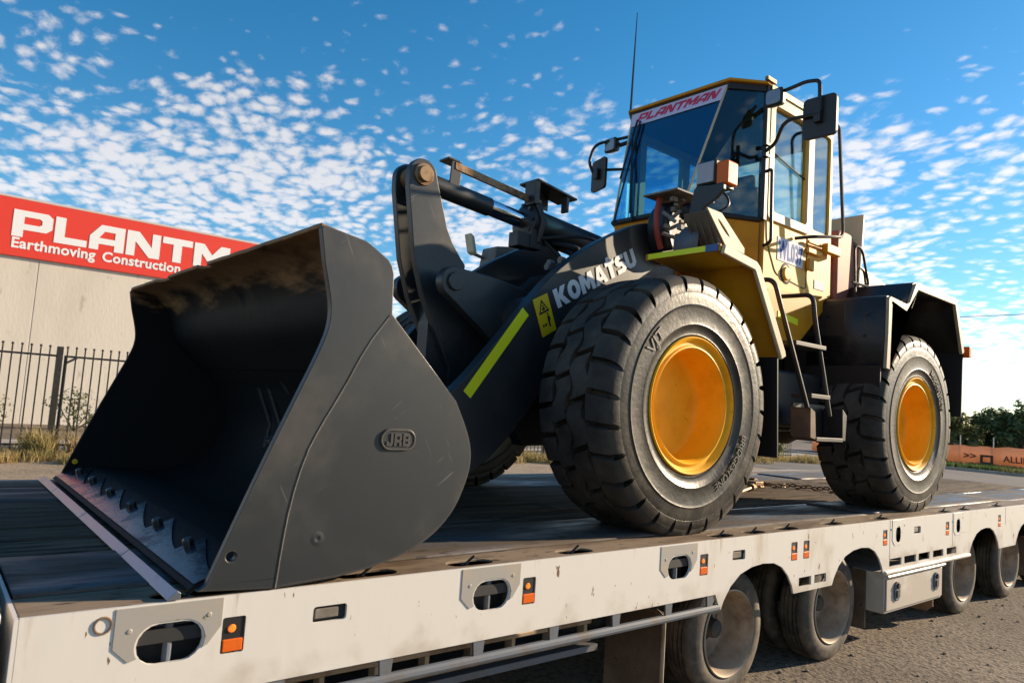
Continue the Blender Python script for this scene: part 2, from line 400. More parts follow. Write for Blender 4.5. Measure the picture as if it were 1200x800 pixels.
mat('amber_lit', (.85, .22, .02), .3, emit=(1.0, .22, .03), est=.28, coat=.4)
mat('red_hose', (.33, .045, .03), .55)
mat('tank_brown', (.36, .13, .095), .55, dirt=(.26, .09, .07), dscale=6, dlo=.4, dhi=.7, spec=.15)
mat('hood_white', (.62, .53, .38), .5, dirt=(.5, .40, .26), dscale=4, dlo=.5, dhi=.75, spec=.2)
mat('step_grey', (.20, .185, .165), .65, dirt=(.125, .095, .07), dscale=8, dlo=.4, dhi=.7, bump=.001, bscale=60)
mat('box_brown', (.145, .112, .085), .75, dirt=(.09, .068, .05), dscale=9, dlo=.4, dhi=.7, bump=.001, bscale=60)
mat('tread_grey', (.045, .045, .047), .55, dirt=(.09, .078, .06), dscale=9, dlo=.4, dhi=.7, spec=.3)
mat('sunlit_black', (.40, .33, .23), .45, dirt=(.22, .18, .13), dscale=5, dlo=.45, dhi=.75, drough=.6, spec=.3)  # cream base paints the sun's bright reflection onto the black mudguard lip
mat('seat_black', (.02, .021, .024), .7)
mat('trailer_white', (.68, .645, .59), .45, dirt=(.46, .36, .26), dscale=2.2, dlo=.55, dhi=.82, stretch=(1.3, 1, .4), fine=(.17, .09, .05), fscale=22, flo=.69, fhi=.715, bump=.0008, bscale=11)
mat('trailer_grey', (.34, .32, .29), .55, dirt=(.42, .33, .23), dscale=5, dlo=.45, dhi=.7, fine=(.12, .09, .07), fscale=40, flo=.68, fhi=.73)
mat('galvanised', (.13, .145, .17), .55, dirt=(.13, .11, .09), dscale=6, dlo=.45, dhi=.7, spec=.3)
mat('chassis', (.02, .02, .021), .7, dirt=(.07, .055, .04), dscale=5, dlo=.45, dhi=.7)
mat('deck_edge', (.27, .20, .135), .65, metal=.0, dirt=(.12, .078, .048), dscale=2.6, dlo=.42, dhi=.66, stretch=(.5, 2, 1), drough=.8, fine=(.055, .038, .027), fscale=16, flo=.58, fhi=.69, bump=.0015, bscale=40, spec=.25)
mat('deck_steel', (.13, .13, .14), .42, metal=.25, dirt=(.095, .068, .047), dscale=2.2, dlo=.36, dhi=.62, stretch=(.45, 2.2, 1), drough=.85, fine=(.035, .028, .024), fscale=18, flo=.58, fhi=.68, bump=.002, bscale=30, spec=.4)
mat('timber', (.17, .118, .075), .9, dirt=(.048, .037, .029), dscale=5, dlo=.36, dhi=.64, stretch=(.35, 4, 4), fine=(.25, .175, .11), fscale=30, flo=.63, fhi=.75, bump=.005, bscale=26, island=.3, warp=.6, spec=.15)
mat('wheel_beige', (.40, .31, .22), .5, metal=.1, dirt=(.20, .13, .08), dscale=4, dlo=.42, dhi=.68, drough=.75)
mat('mud_flap', (.13, .075, .045), .75, dirt=(.20, .13, .08), dscale=6, dlo=.4, dhi=.7, fine=(.05, .03, .02), fscale=12, flo=.64, fhi=.68)
mat('wall_panel', (.66, .60, .515), .85, dirt=(.57, .51, .43), dscale=.5, dlo=.42, dhi=.78, stretch=(1, 1, .35), fine=(.42, .37, .30), fscale=2.5, flo=.60, fhi=.75, bump=.004, bscale=14)
mat('sign_red', (.74, .045, .022), .45)
mat('sign_white', (.82, .82, .82), .5)
mat('capping', (.55, .53, .50), .5)
mat('fence_black', (.018, .017, .015), .5, dirt=(.07, .05, .03), dscale=8, dlo=.5, dhi=.75)
mat('ground', (.125, .094, .068), .95, dirt=(.225, .176, .128), dscale=.45, dlo=.36, dhi=.66, fine=(.055, .043, .034), fscale=21, flo=.47, fhi=.64, bump=.013, bscale=34)
mat('tan_dirt', (.33, .245, .155), .95, dirt=(.24, .185, .12), dscale=1.1, dlo=.38, dhi=.68, fine=(.15, .11, .075), fscale=14, flo=.52, fhi=.68, bump=.012, bscale=24)
mat('asphalt', (.115, .105, .098), .9, dirt=(.155, .135, .115), dscale=.4, dlo=.4, dhi=.7, bump=.006, bscale=60)
mat('concrete', (.36, .32, .27), .9, dirt=(.27, .23, .18), dscale=1.2, dlo=.4, dhi=.7, bump=.004, bscale=30)
mat('stone', (.23, .185, .14), .9, dirt=(.12, .095, .072), dscale=9, dlo=.4, dhi=.6)
mat('dry_grass', (.40, .29, .12), .8, dirt=(.23, .20, .07), dscale=1.6, dlo=.4, dhi=.65)
mat('green_grass', (.10, .15, .035), .8, dirt=(.22, .19, .07), dscale=.7, dlo=.4, dhi=.65)
mat('leaf_dark', (.06, .095, .028), .6, dirt=(.11, .14, .04), dscale=.7, dlo=.4, dhi=.65)
mat('leaf_olive', (.13, .16, .05), .6, dirt=(.22, .22, .085), dscale=1.2, dlo=.4, dhi=.65)
mat('bark', (.10, .075, .05), .9, bump=.01, bscale=20)
mat('banner_orange', (.86, .50, .26), .6, dirt=(.78, .42, .19), dscale=1.2, dlo=.4, dhi=.7)
mat('grey_pole', (.32, .32, .33), .5)
mat('chain_steel', (.22, .15, .09), .5, metal=.6, dirt=(.36, .22, .1), dscale=20, dlo=.4, dhi=.7)
mat('mirror_glass', (.8, .8, .8), .03, metal=1.0)
glass_mat('glass_front', (.42, .72, .93), .09)
glass_mat('glass_side', (.76, .86, .84), .06)
def translucent(key, amount):
    # thin leaves and cloth let part of the light through
    t = MAT[key].node_tree; b = t.nodes['Principled BSDF']; o = t.nodes['Material Output']
    tl = t.nodes.new('ShaderNodeBsdfTranslucent'); mx = t.nodes.new('ShaderNodeMixShader'); mx.inputs[0].default_value = amount
    lk_ = b.inputs['Base Color'].links
    if lk_: t.links.new(lk_[0].from_socket, tl.inputs[0])
    else: tl.inputs[0].default_value = b.inputs['Base Color'].default_value
    t.links.new(b.outputs[0], mx.inputs[1]); t.links.new(tl.outputs[0], mx.inputs[2]); t.links.new(mx.outputs[0], o.inputs[0])
for k_ in ('leaf_dark', 'leaf_olive', 'dry_grass', 'green_grass', 'banner_orange'): translucent(k_, .32)
def rim_wear_and_bounce():
    # brown top of the bucket mouth: scoured paint plus warm deck bounce painted in
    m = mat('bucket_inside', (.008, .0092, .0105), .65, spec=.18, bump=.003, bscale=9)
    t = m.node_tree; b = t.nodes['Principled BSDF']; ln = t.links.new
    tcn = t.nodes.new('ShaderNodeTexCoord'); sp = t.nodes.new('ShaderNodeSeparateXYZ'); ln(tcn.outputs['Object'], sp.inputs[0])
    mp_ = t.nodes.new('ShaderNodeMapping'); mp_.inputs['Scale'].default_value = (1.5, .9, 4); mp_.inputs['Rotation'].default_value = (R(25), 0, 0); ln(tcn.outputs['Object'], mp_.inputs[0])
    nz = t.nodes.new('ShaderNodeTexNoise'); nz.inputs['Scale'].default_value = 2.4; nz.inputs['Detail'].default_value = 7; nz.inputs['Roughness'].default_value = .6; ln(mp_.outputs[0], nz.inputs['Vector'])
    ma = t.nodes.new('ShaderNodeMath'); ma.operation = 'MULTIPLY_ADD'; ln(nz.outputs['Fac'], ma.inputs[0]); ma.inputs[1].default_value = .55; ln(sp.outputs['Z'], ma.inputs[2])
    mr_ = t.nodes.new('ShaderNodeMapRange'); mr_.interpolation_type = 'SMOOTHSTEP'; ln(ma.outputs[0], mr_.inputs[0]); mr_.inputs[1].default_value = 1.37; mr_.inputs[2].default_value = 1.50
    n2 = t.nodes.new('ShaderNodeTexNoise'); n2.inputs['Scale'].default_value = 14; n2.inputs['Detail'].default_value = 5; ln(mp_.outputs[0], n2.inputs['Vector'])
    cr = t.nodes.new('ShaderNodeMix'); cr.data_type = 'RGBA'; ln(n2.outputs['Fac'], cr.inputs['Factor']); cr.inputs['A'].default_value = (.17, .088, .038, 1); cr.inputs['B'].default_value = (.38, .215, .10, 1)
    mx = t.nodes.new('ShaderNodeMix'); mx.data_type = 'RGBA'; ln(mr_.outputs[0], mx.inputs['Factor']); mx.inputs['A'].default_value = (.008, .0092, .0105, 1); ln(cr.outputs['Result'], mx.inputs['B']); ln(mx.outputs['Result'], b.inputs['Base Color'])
rim_wear_and_bounce()
def rust_drips(key):
    # thin brown runs below the deck edge and the tie points, and grime splashed along the bottom
    t = MAT[key].node_tree; b = t.nodes['Principled BSDF']; ln = t.links.new; src = b.inputs['Base Color'].links[0].from_socket
    tcn = t.nodes.new('ShaderNodeTexCoord'); mp_ = t.nodes.new('ShaderNodeMapping'); ln(tcn.outputs['Object'], mp_.inputs[0]); mp_.inputs['Scale'].default_value = (9, 1, .7)
    nz = t.nodes.new('ShaderNodeTexNoise'); nz.inputs['Scale'].default_value = 1.7; nz.inputs['Detail'].default_value = 5; nz.inputs['Roughness'].default_value = .7; ln(mp_.outputs[0], nz.inputs['Vector'])
    sp = t.nodes.new('ShaderNodeSeparateXYZ'); ln(tcn.outputs['Object'], sp.inputs[0])
    ma = t.nodes.new('ShaderNodeMath'); ma.operation = 'MULTIPLY_ADD'; ln(sp.outputs['Z'], ma.inputs[0]); ma.inputs[1].default_value = .75; ln(nz.outputs['Fac'], ma.inputs[2])
    mr_ = t.nodes.new('ShaderNodeMapRange'); mr_.interpolation_type = 'SMOOTHSTEP'; ln(ma.outputs[0], mr_.inputs[0]); mr_.inputs[1].default_value = .56; mr_.inputs[2].default_value = .74; mr_.inputs[4].default_value = .62
    mx = t.nodes.new('ShaderNodeMix'); mx.data_type = 'RGBA'; ln(mr_.outputs[0], mx.inputs['Factor']); ln(src, mx.inputs['A']); mx.inputs['B'].default_value = (.30, .19, .11, 1)
    n2 = t.nodes.new('ShaderNodeTexNoise'); n2.inputs['Scale'].default_value = 5; n2.inputs['Detail'].default_value = 8; ln(tcn.outputs['Object'], n2.inputs['Vector'])
    m2 = t.nodes.new('ShaderNodeMath'); m2.operation = 'MULTIPLY_ADD'; ln(sp.outputs['Z'], m2.inputs[0]); m2.inputs[1].default_value = -1.1; ln(n2.outputs['Fac'], m2.inputs[2])
    r2 = t.nodes.new('ShaderNodeMapRange'); r2.interpolation_type = 'SMOOTHSTEP'; ln(m2.outputs[0], r2.inputs[0]); r2.inputs[1].default_value = .74; r2.inputs[2].default_value = 1.02; r2.inputs[4].default_value = .55
    x2 = t.nodes.new('ShaderNodeMix'); x2.data_type = 'RGBA'; ln(r2.outputs[0], x2.inputs['Factor']); ln(mx.outputs['Result'], x2.inputs['A']); x2.inputs['B'].default_value = (.36, .28, .20, 1)
    ln(x2.outputs['Result'], b.inputs['Base Color'])
rust_drips('trailer_white')
# ------------------------------------------------------------------ setting
GZ = -0.95
def grid_sheet(x0, x1, y0, y1, z, nx, ny, amp=0.0, sc=.3):
    b = MB(); vs = []
    for j in range(ny+1):
        for i in range(nx+1):
            x = x0+(x1-x0)*i/nx; y = y0+(y1-y0)*j/ny
            vs.append((x, y, z+amp*noise.noise(Vector((x*sc, y*sc, 3.3)))))
    fs = [(j*(nx+1)+i, j*(nx+1)+i+1, (j+1)*(nx+1)+i+1, (j+1)*(nx+1)+i) for j in range(ny) for i in range(nx)]
    return b.add(vs, fs)
tag(obj('ground', MB().add([(-900,-900,GZ),(900,-900,GZ),(900,900,GZ),(-900,900,GZ)], [(0,1,2,3)]), 'ground'), kind='structure')
# side street that crosses behind the trailer, its kerb and the verge beyond it
road = [(19.5, -60), (33.2, -60), (33.2, 7.2), (34.0, 70), (19.5, 70), (19.5, 12), (20.6, 9.6), (22.2, 7.4), (22.4, 4.6), (20.5, 2.4), (19.5, 1.0)]
tag(obj('road', MB().prism(road, GZ-.05, GZ+.004, 'Z'), 'asphalt'), kind='structure')
tag(obj('kerb', MB().box(33.22, 33.40, -60, 70, GZ-.05, GZ+.12), 'concrete', bevel=.03), kind='structure')
isl = smooth_poly([(14.5, 9.6), (19.6, 10.2), (21.5, 7.6), (21.4, 5.2), (19.0, 4.0), (14.5, 5.6), (14.5, 9.6)], 2)[:-1]
tag(obj('traffic_island', MB().prism(isl, GZ-.05, GZ+.10, 'Z'), 'concrete', bevel=.03), kind='structure')
tag(obj('verge', MB().box(33.42, 60, -60, 70, GZ-.05, GZ+.10), 'ground'), kind='structure')
tag(obj('dirt_verge', grid_sheet(-30, 19.2, 8.2, 15.55, GZ+.004, 60, 10), 'tan_dirt'), kind='structure')
fp = MB().box(-30, 70, 15.6, 17.4, GZ-.04, GZ+.05)
tag(obj('footpath', fp, 'concrete', bevel=.01), kind='structure')
def blades(name, spots, mat_, label, cat, n, h, spread, lean=.5, w=.008, seed=1):
    rnd = random.Random(seed); b = MB()
    for (cx, cy, r_) in spots:
        for _ in range(n):
            a = rnd.random()*6.283; d = r_*math.sqrt(rnd.random()); x, y = cx+d*math.cos(a), cy+d*math.sin(a)
            hh = h*(.45+.75*rnd.random()); la = rnd.random()*6.283; le = lean*hh*rnd.random(); s = rnd.random()*6.283
            dx, dy = math.cos(s)*w, math.sin(s)*w; lx, ly = math.cos(la)*le, math.sin(la)*le
            z0 = spread
            b.add([(x-dx, y-dy, z0), (x+dx, y+dy, z0), (x+dx*.8+lx*.4, y+dy*.8+ly*.4, z0+hh*.6), (x-dx*.8+lx*.4, y-dy*.8+ly*.4, z0+hh*.6), (x+lx, y+ly, z0+hh*.95)],
                  [(0,1,2,3), (3,2,4)])
    me = bpy.data.meshes.new(name); me.from_pydata(b.v, [], b.f)
    o = obj(name, me, mat_, smooth=0); return tag(o, label, cat, kind='stuff')
rg = random.Random(5)
blades('dry_grass', [(rg.uniform(-4.5, 1.6), rg.uniform(12.6, 14.3), rg.uniform(.15, .4)) for _ in range(60)], 'dry_grass', 'tufts of dry straw coloured grass along the foot of the black fence', 'grass', 95, .22, GZ, .9, .007)
blades('grass_tussock', [(rg.uniform(-3.4, -.6), rg.uniform(13.3, 14.3), .14) for _ in range(6)], 'dry_grass', 'tall dry grass leaning against the fence post', 'grass', 110, .55, GZ, .9, .009, 2)
blades('verge_grass', [(rg.uniform(33.6, 37.2), rg.uniform(-2, 16), .5) for _ in range(110)], 'green_grass', 'green verge grass in front of the orange banner', 'grass', 110, .22, GZ+.1, .6, .02, 3)
blades('roadside_grass', [(rg.uniform(4, 34), rg.uniform(12.5, 14.4), rg.uniform(.2, .5)) for _ in range(120)], 'dry_grass', 'dry roadside grass seen under the machine', 'grass', 80, .28, GZ, .8, .012, 4)
# loose stones on the ground by the trailer wheels
def pebble_mesh(seed):
    rnd = random.Random(seed); bm = bmesh.new(); bmesh.ops.create_icosphere(bm, subdivisions=1, radius=1)
    for v in bm.verts: v.co *= .75+.5*rnd.random(); v.co.z *= .6
    vs = [v.co.copy() for v in bm.verts]; fs = [tuple(v.index for v in f.verts) for f in bm.faces]; bm.free(); return vs, fs
peb = [pebble_mesh(i) for i in range(5)]
b = MB()
for i in range(1700):
    x = rg.uniform(-.3, 13); y = rg.uniform(-3.2, .2) if rg.random() < .75 else rg.uniform(-2, -.0); s = .003+.016*rg.random()**5
    vs, fs = peb[i % 5]; a = rg.random()*6.28; ca, sa = math.cos(a)*s, math.sin(a)*s
    b.add([(x+v.x*ca-v.y*sa, y+v.x*sa+v.y*ca, GZ+s*.3+v.z*s) for v in vs], fs)
me = bpy.data.meshes.new('gravel'); me.from_pydata(b.v, [], b.f)
tag(obj('gravel', me, 'stone', smooth=0), 'small loose stones on the ground beside the trailer wheels', 'gravel', kind='stuff')

# ------------------------------------------------------------------ warehouse, sign, fences
wh = thing('warehouse', 'beige concrete panel warehouse with a red sign along its parapet', 'building', (0, 28, GZ))
WY = 24.0
xs = [-14.4, -9.9, -5.3, -.74, 3.85, 7.9]
for i in range(len(xs)-1):
    obj('wall_panel', MB().box(xs[i]+.012, xs[i+1]-.012, WY, WY+.16, GZ-.1, 5.86), 'wall_panel', wh, bevel=.008)
obj('joint_sealant', MB().box(xs[0], xs[-1], WY+.02, WY+.14, GZ-.1, 5.8), 'capping', wh)
obj('side_wall', MB().box(7.74, 7.9, WY+.17, WY+18, GZ-.1, 5.86), 'wall_panel', wh)
obj('roof', MB().box(-14.4, 7.8, WY+.2, WY+18, 5.2, 5.3), 'capping', wh)
obj('capping', MB().box(-14.5, 8.0, WY-.05, WY+.24, 5.865, 5.94), 'capping', wh, bevel=.01)
sg = thing('shop_sign', 'long red sign with white PLANTMAN lettering on the warehouse parapet', 'sign', (2, WY-.1, 4.1))
obj('board', MB().box(-6.5, 7.62, WY-.10, WY-.006, 4.10, 5.85), 'sign_red', sg, bevel=.006)
obj('lettering', word_mesh('lettering', 'PLANTMAN', GLYPH, .075, .006, lambda a, b, c: (-1.54+8.62*a, WY-.103-c, 4.70+.82*b)), 'sign_white', sg, smooth=0)
for wd, x0 in (('Earthmoving', -1.53), ('Construction', .92), ('and', 3.54)):
    obj('small_lettering', text_mesh('small_lettering', wd, .005, lambda a, b, c: (x0+a*.432, WY-.103-c, 4.36+b*.44), bold=.026, spacing=1.03), 'sign_white', sg, smooth=0)

FY = 14.5
def picket_mesh(h):
    b = MB().box(-.0125, .0125, -.0125, .0125, 0, h-.05)
    b.lathe([(.0, -.03), (.018, -.02), (.026, 0), (.018, .02), (0, .03)], (0, 0, h-.02), 8, 'Z')
    b.box(-.008, .008, -.008, .008, h-.06, h-.03)
    return finish(b.mesh('picket'), 'fence_black')
pk = picket_mesh(2.07)
fe = thing('steel_fence', 'black steel picket fence with ball tops in front of the warehouse', 'fence', (-1.1, FY, GZ))
def fence_bay(parent, x0, x1, first, last):
    for z in (GZ+.18, 1.0): obj('rail', MB().box(x0, x1, FY-.018, FY+.018, z-.02, z+.02), 'fence_black', parent)
    n = int(round((x1-x0)/.155))
    for i in range(first, n-last+1): inst('picket', pk, parent, (x0+(x1-x0)*i/n, FY-.034, GZ+.08))
fence_bay(fe, -6.6, -1.17, 20, 1)
obj('post', MB().box(-1.20, -1.09, FY-.055, FY+.055, GZ-.05, 1.19), 'fence_black', fe, bevel=.006)
obj('post', MB().box(-6.66, -6.55, FY-.055, FY+.055, GZ-.05, 1.19), 'fence_black', fe, bevel=.006)
ga = thing('sliding_gate', 'black picket gate with a braced corner beside the fence post', 'gate', (1.3, FY, GZ))
fence_bay(ga, -1.02, 3.8, 0, 0)
obj('gate_frame', MB().box(-1.06, -1.02, FY-.03, FY+.03, GZ+.06, 1.02).obox((-.93, FY-.045, .93), (.085, 0, .055), (0, .012, 0), (-.012, 0, .018)).box(3.8, 3.84, FY-.03, FY+.03, GZ+.06, 1.02), 'fence_black', ga)
f2 = thing('boundary_fence', 'black picket fence on the far side of the road seen between the wheels', 'fence', (12, FY, GZ))
for a_, c_ in ((9.6, 12.2), (12.2, 14.8), (22.0, 24.6), (24.6, 27.2)):
    fence_bay(f2, a_, c_, 1, 1)
    obj('post', MB().box(a_-.05, a_+.05, FY-.05, FY+.05, GZ-.05, 1.15), 'fence_black', f2)
obj('post', MB().box(14.75, 14.85, FY-.05, FY+.05, GZ-.05, 1.15), 'fence_black', f2)

# ------------------------------------------------------------------ plants
def leaf_cloud(b, c, rad, n, size, rnd, squash=.8):
    for _ in range(n):
        v = Vector((rnd.gauss(0, 1), rnd.gauss(0, 1), rnd.gauss(0, 1))).normalized()*(rnd.random()**.45)
        p = Vector(c)+Vector((v.x*rad, v.y*rad, v.z*rad*squash)); nrm = (v+Vector((rnd.uniform(-.6,.6), rnd.uniform(-.6,.6), rnd.uniform(-.2,.9)))).normalized()
        u = nrm.orthogonal().normalized(); t = nrm.cross(u); a = rnd.random()*6.28; s = size*(.6+.8*rnd.random())
        u2 = (u*math.cos(a)+t*math.sin(a))*s; t2 = (t*math.cos(a)-u*math.sin(a))*s*.55
        b.add([p-u2, p-t2, p+u2, p+t2], [(0,1,2,3)])
def tree(name, x, y, h, r_, seed, lf, label, leaf, trunk_h=.3, group='trees beyond the orange banner'):
    rnd = random.Random(seed); t = thing(name, label, 'tree', (x, y, GZ), group)
    tb = MB(); top = Vector((x, y, GZ+h*.75))
    tb.tube([(x, y, GZ-.1), (x+.05, y, GZ+h*.25), (x-.05*h*.3, y+.04*h, GZ+h*.5), tuple(top)], 1, 8, rr=[h*.035, h*.028, h*.02, h*.006])
    cb_ = MB(); nb = 13
    for k in range(nb):
        a = 6.283*k/nb+rnd.random(); rr_ = r_*(.25+.7*rnd.random()); zz = GZ+h*(trunk_h+(.92-trunk_h)*rnd.random())
        p = Vector((x+rr_*math.cos(a), y+rr_*math.sin(a), zz)); s = Vector((x, y, GZ+h*(.22+.3*rnd.random())))
        tb.tube([s, s.lerp(p, .5)+Vector((0, 0, .05*h)), p], 1, 5, rr=[h*.014, h*.009, h*.004])
        for q in range(3):
            o_ = Vector((rnd.gauss(0, .2), rnd.gauss(0, .2), rnd.gauss(0, .14)))*r_
            leaf_cloud(cb_, p+o_, r_*(.24+.16*rnd.random()), 110, lf, rnd)
    leaf_cloud(cb_, (x, y, GZ+h*.85), r_*.4, 200, lf, rnd)
    obj('trunk', tb, 'bark', t)
    me = bpy.data.meshes.new('crown'); me.from_pydata([tuple(v) for v in cb_.v], [], cb_.f)
    obj('crown', me, leaf, t, smooth=0); return t
TR = [(58, 19.0, 3.95, 1.9, 'leaf_olive', 'tall olive green tree just right of the rear mudguard'),
      (63, 18.3, 3.3, 2.0, 'leaf_dark', 'low dark tree right of the tall olive one behind the orange banner'),
      (66, 17.4, 2.7, 2.0, 'leaf_dark', 'small rounded tree in the dip of the tree line above the orange banner'),
      (60, 14.6, 3.7, 2.2, 'leaf_dark', 'dark bushy tree at the right edge of the picture'),
      (66, 12.0, 4.6, 2.8, 'leaf_dark', 'dark tree cut off by the right edge above the orange banner'),
      (64, 24.8, 3.6, 2.4, 'leaf_dark', 'dark tree half hidden behind the rear wheel of the loader')]
for i, (x, y, h, r_, m_, lb) in enumerate(TR): tree('background_tree', x, y, h, r_, 30+i, .16, lb, m_, .12)
def shrub(x, y, h, r_, seed, leaf, label, n=500, lf=.05, z=GZ):
    rnd = random.Random(seed); t = thing('shrub', label, 'shrub', (x, y, z)); cb_ = MB(); tb = MB()
    for k in range(8):
        a = rnd.random()*6.28; p = Vector((x+r_*.7*rnd.random()*math.cos(a), y+r_*.7*rnd.random()*math.sin(a), z+h*(.3+.6*rnd.random())))
        tb.tube([(x, y, z-.02), p.lerp(Vector((x, y, z)), .4), p], .012, 5); leaf_cloud(cb_, p, r_*.5, n//8, lf, rnd, .9)
    obj('stem', tb, 'bark', t); me = bpy.data.meshes.new('foliage'); me.from_pydata([tuple(v) for v in cb_.v], [], cb_.f); obj('foliage', me, leaf, t, smooth=0)
shrub(-2.0, 21.6, 1.2, 1.0, 1, 'leaf_olive', 'grey green shrub behind the fence at the left edge')
shrub(.3, 21.4, 1.1, .8, 2, 'leaf_olive', 'low shrub against the warehouse wall just left of the fence post')
shrub(2.1, 21.2, 1.5, .9, 3, 'leaf_olive', 'yellow green shrub behind the gate next to the bucket')
shrub(12.6, 17.9, 1.7, 1.3, 4, 'leaf_olive', 'green shrub behind the fence seen between the front wheels')
shrub(24.2, 13.6, 1.0, .55, 5, 'leaf_olive', 'spiky green plant seen under the cab between the wheels', 700, .07)
# orange banner on stakes
BX = 37.4
ba = thing('banner_fence', 'orange printed banner tied to stakes along the verge', 'banner', (BX, 9, GZ+.1))
b = MB(); A = []; B_ = []
for i in range(90):
    y = -6+i*.28; wv = .05*math.sin(y*2.3)+.03*math.sin(y*5.1)
    A.append((BX+wv, y, GZ+.14+.05*math.sin(y*1.3))); B_.append((BX+wv*.4, y, .20+.05*math.sin(y*.9+1)-.06*math.sin(y*3.1)**2))
b.quadstrip(A, B_)
bo = obj('banner', b, 'banner_orange', ba); sm = bo.modifiers.new('thick', 'SOLIDIFY'); sm.thickness = .008
for y in (11.2, 9.75, 8.0, 5.6, 3.2): obj('stake', MB().box(BX+.06, BX+.10, y-.02, y+.02, GZ, .62), 'grey_pole', ba)
def fb(a, b_, c): return (BX-.10-c, 9.28-a, -.52+b_)
obj('lettering', text_mesh('lettering', 'ALLIED', .004, lambda a, b_, c: fb(a*.42, b_*.42, c), bold=.02), 'decal_black', ba, smooth=0)
obj('lettering', text_mesh('lettering', '>>', .004, lambda a, b_, c: fb(a*.5-1.72, b_*.42+.02, c), bold=.03), 'decal_black', ba, smooth=0)
obj('emblem', plate_mesh('emblem', [(-.98, -.20), (-.98, .26), (-.42, .26), (-.42, -.20)], [[(-.86, -.08), (-.86, .16), (-.54, .16), (-.54, -.08)]], .004, fb), 'decal_black', ba, smooth=0)
ow = thing('power_line', 'thin overhead cable crossing the sky behind the rear mudguard', 'cable', (30, 0, 5.4))
obj('cable', MB().tube([(30+.0*i, 45-i*8, 5.55-.0055*(i-6)*(12-i)*-.0-.02*math.sin(i/12*3.14)) for i in range(13)], .014, 6), 'decal_black', ow)

# ------------------------------------------------------------------ trailer
TY0, TY1 = -.15, 2.79
tr = thing('low_loader_trailer', 'white low loader trailer carrying the wheel loader', 'trailer', (1.5, 1.3, GZ))
def fy(y):    # map a plate outline drawn in (x, z) onto the near side, thickness going inwards
    return lambda a, b_, c: (a, y+c, b_)
ARCH = [(.50, .44), (1.735, .44), (4.17, .44), (5.40, .44), (6.63, .44)]
def arch_pts(cx):
    return [(cx-.385, -.375), (cx-.36, -.33), (cx-.30, -.262), (cx-.21, -.205), (cx-.10, -.176), (cx+.02, -.166), (cx+.14, -.174), (cx+.23, -.206), (cx+.30, -.26), (cx+.35, -.325), (cx+.37, -.375)]
bot = [(-3.085, -.29), (.06, -.29), (.105, -.375)]
for cx, _ in ARCH: bot += arch_pts(cx)
bot += [(8.5, -.375)]
outer = [(-3.085, 0.0)]+bot+[(8.5, 0.0)]
OV = [-2.70, -1.485, -.265, 2.34, 3.52]
LAMP = [-2.515, -1.285, -.055, .865, 1.01, 2.125, 3.29, 4.55]
WIN = [-2.19, .27, 2.69]
holes = []
for x in OV: holes.append(arc(x+.035, -.118, .058, -90, 90, 8)+arc(x-.035, -.118, .058, 90, 270, 8))
for x in LAMP: holes.append(rrect(x-.036, x+.036, -.178, -.068, .006, 2))
for x in WIN: holes.append(rrect(x-.062, x+.062, -.125, -.072, .010, 3))
for x0 in (.93, 1.12): holes.append([(x0, -.342), (x0+.15, -.342), (x0+.15, -.288), (x0, -.288)])
for x0 in (2.20, 2.46, 2.72, 3.0, 3.28): holes.append([(x0, -.335), (x0+.21, -.335), (x0+.21, -.28), (x0, -.28)])
sk = obj('side_skirt', plate_mesh('side_skirt', outer, holes, .012, fy(TY0)), 'trailer_white', tr, bevel=.0025, smooth=30)
obj('side_skirt', plate_mesh('side_skirt', outer, [], .012, fy(TY1-.012)), 'trailer_white', tr, smooth=30)
# tie-down plates with oval mouths
for x in OV:
    if x > 2:
        po = [(x-.10, -.004), (x-.10, -.15), (x-.06, -.19), (x+.06, -.19), (x+.10, -.15), (x+.10, -.004)]; ph = [arc(x, -.09, .04, 0, 180, 8)+arc(x, -.13, .04, 180, 360, 8)]
    else:
        po = [(x-.155, -.004), (x-.155, -.116), (x-.112, -.158)]+arc(x-.035, -.118, .063, 212, 90, 9)+arc(x+.035, -.118, .063, 90, -28, 9)+[(x+.108, -.138), (x+.145, -.088), (x+.145, -.004)]; ph = []
    pl = obj('tie_plate', plate_mesh('tie_plate', po, ph, .003, fy(TY0-.003)), 'trailer_grey' if x < 2 else 'trailer_white', tr, bevel=.0015)
    bz = MB()
    for dx, dz in ((-.115, -.07), (.105, -.05)): bz.lathe([(0, -.0025), (.006, -.002), (.008, 0), (.008, .004)], (x+dx, TY0-.003, dz), 10)
    obj('rivet', bz, 'trailer_grey', pl)
    obj('rope_bar', MB().tube([(x, TY0+.03, -.21), (x, TY0+.03, -.02)], .013, 10), 'galvanised', tr)
    obj('pocket', MB().box(x-.12, x+.12, TY0+.075, TY0+.085, -.22, -.015), 'chassis', tr)
obj('bung', MB().lathe([(0, .004), (.018, .002), (.020, -.004), (.024, -.004), (.026, 0)], (-2.885, TY0, -.045), 14), 'mud_flap', tr)
for x in LAMP:
    lp = obj('marker_lamp', MB().box(x-.033, x+.033, TY0+.004, TY0+.03, -.175, -.071), 'black_plastic', tr)
    obj('reflector', MB().box(x-.031, x+.031, TY0-.002, TY0+.006, -.173, -.135), 'amber', lp, bevel=.003)
    obj('bulb', MB().lathe([(0, -.006), (.010, -.005), (.013, 0), (.013, .006)], (x-.004, TY0+.004, -.104), 14), 'amber_lit', lp)
for x in WIN:
    wn_ = obj('slot_liner', MB().box(x-.06, x+.06, TY0+.022, TY0+.03, -.124, -.073), 'chassis', tr)
    obj('slot_block', MB().box(x-.05, x+.035, TY0+.008, TY0+.021, -.115, -.081), 'step_grey', wn_, bevel=.003)
for x in (2.205, 3.40, 4.72): obj('weld_seam', MB().box(x-.003, x+.003, TY0-.0012, TY0+.001, -.165 if x > 4 else -.285, -.003), 'trailer_grey', tr)
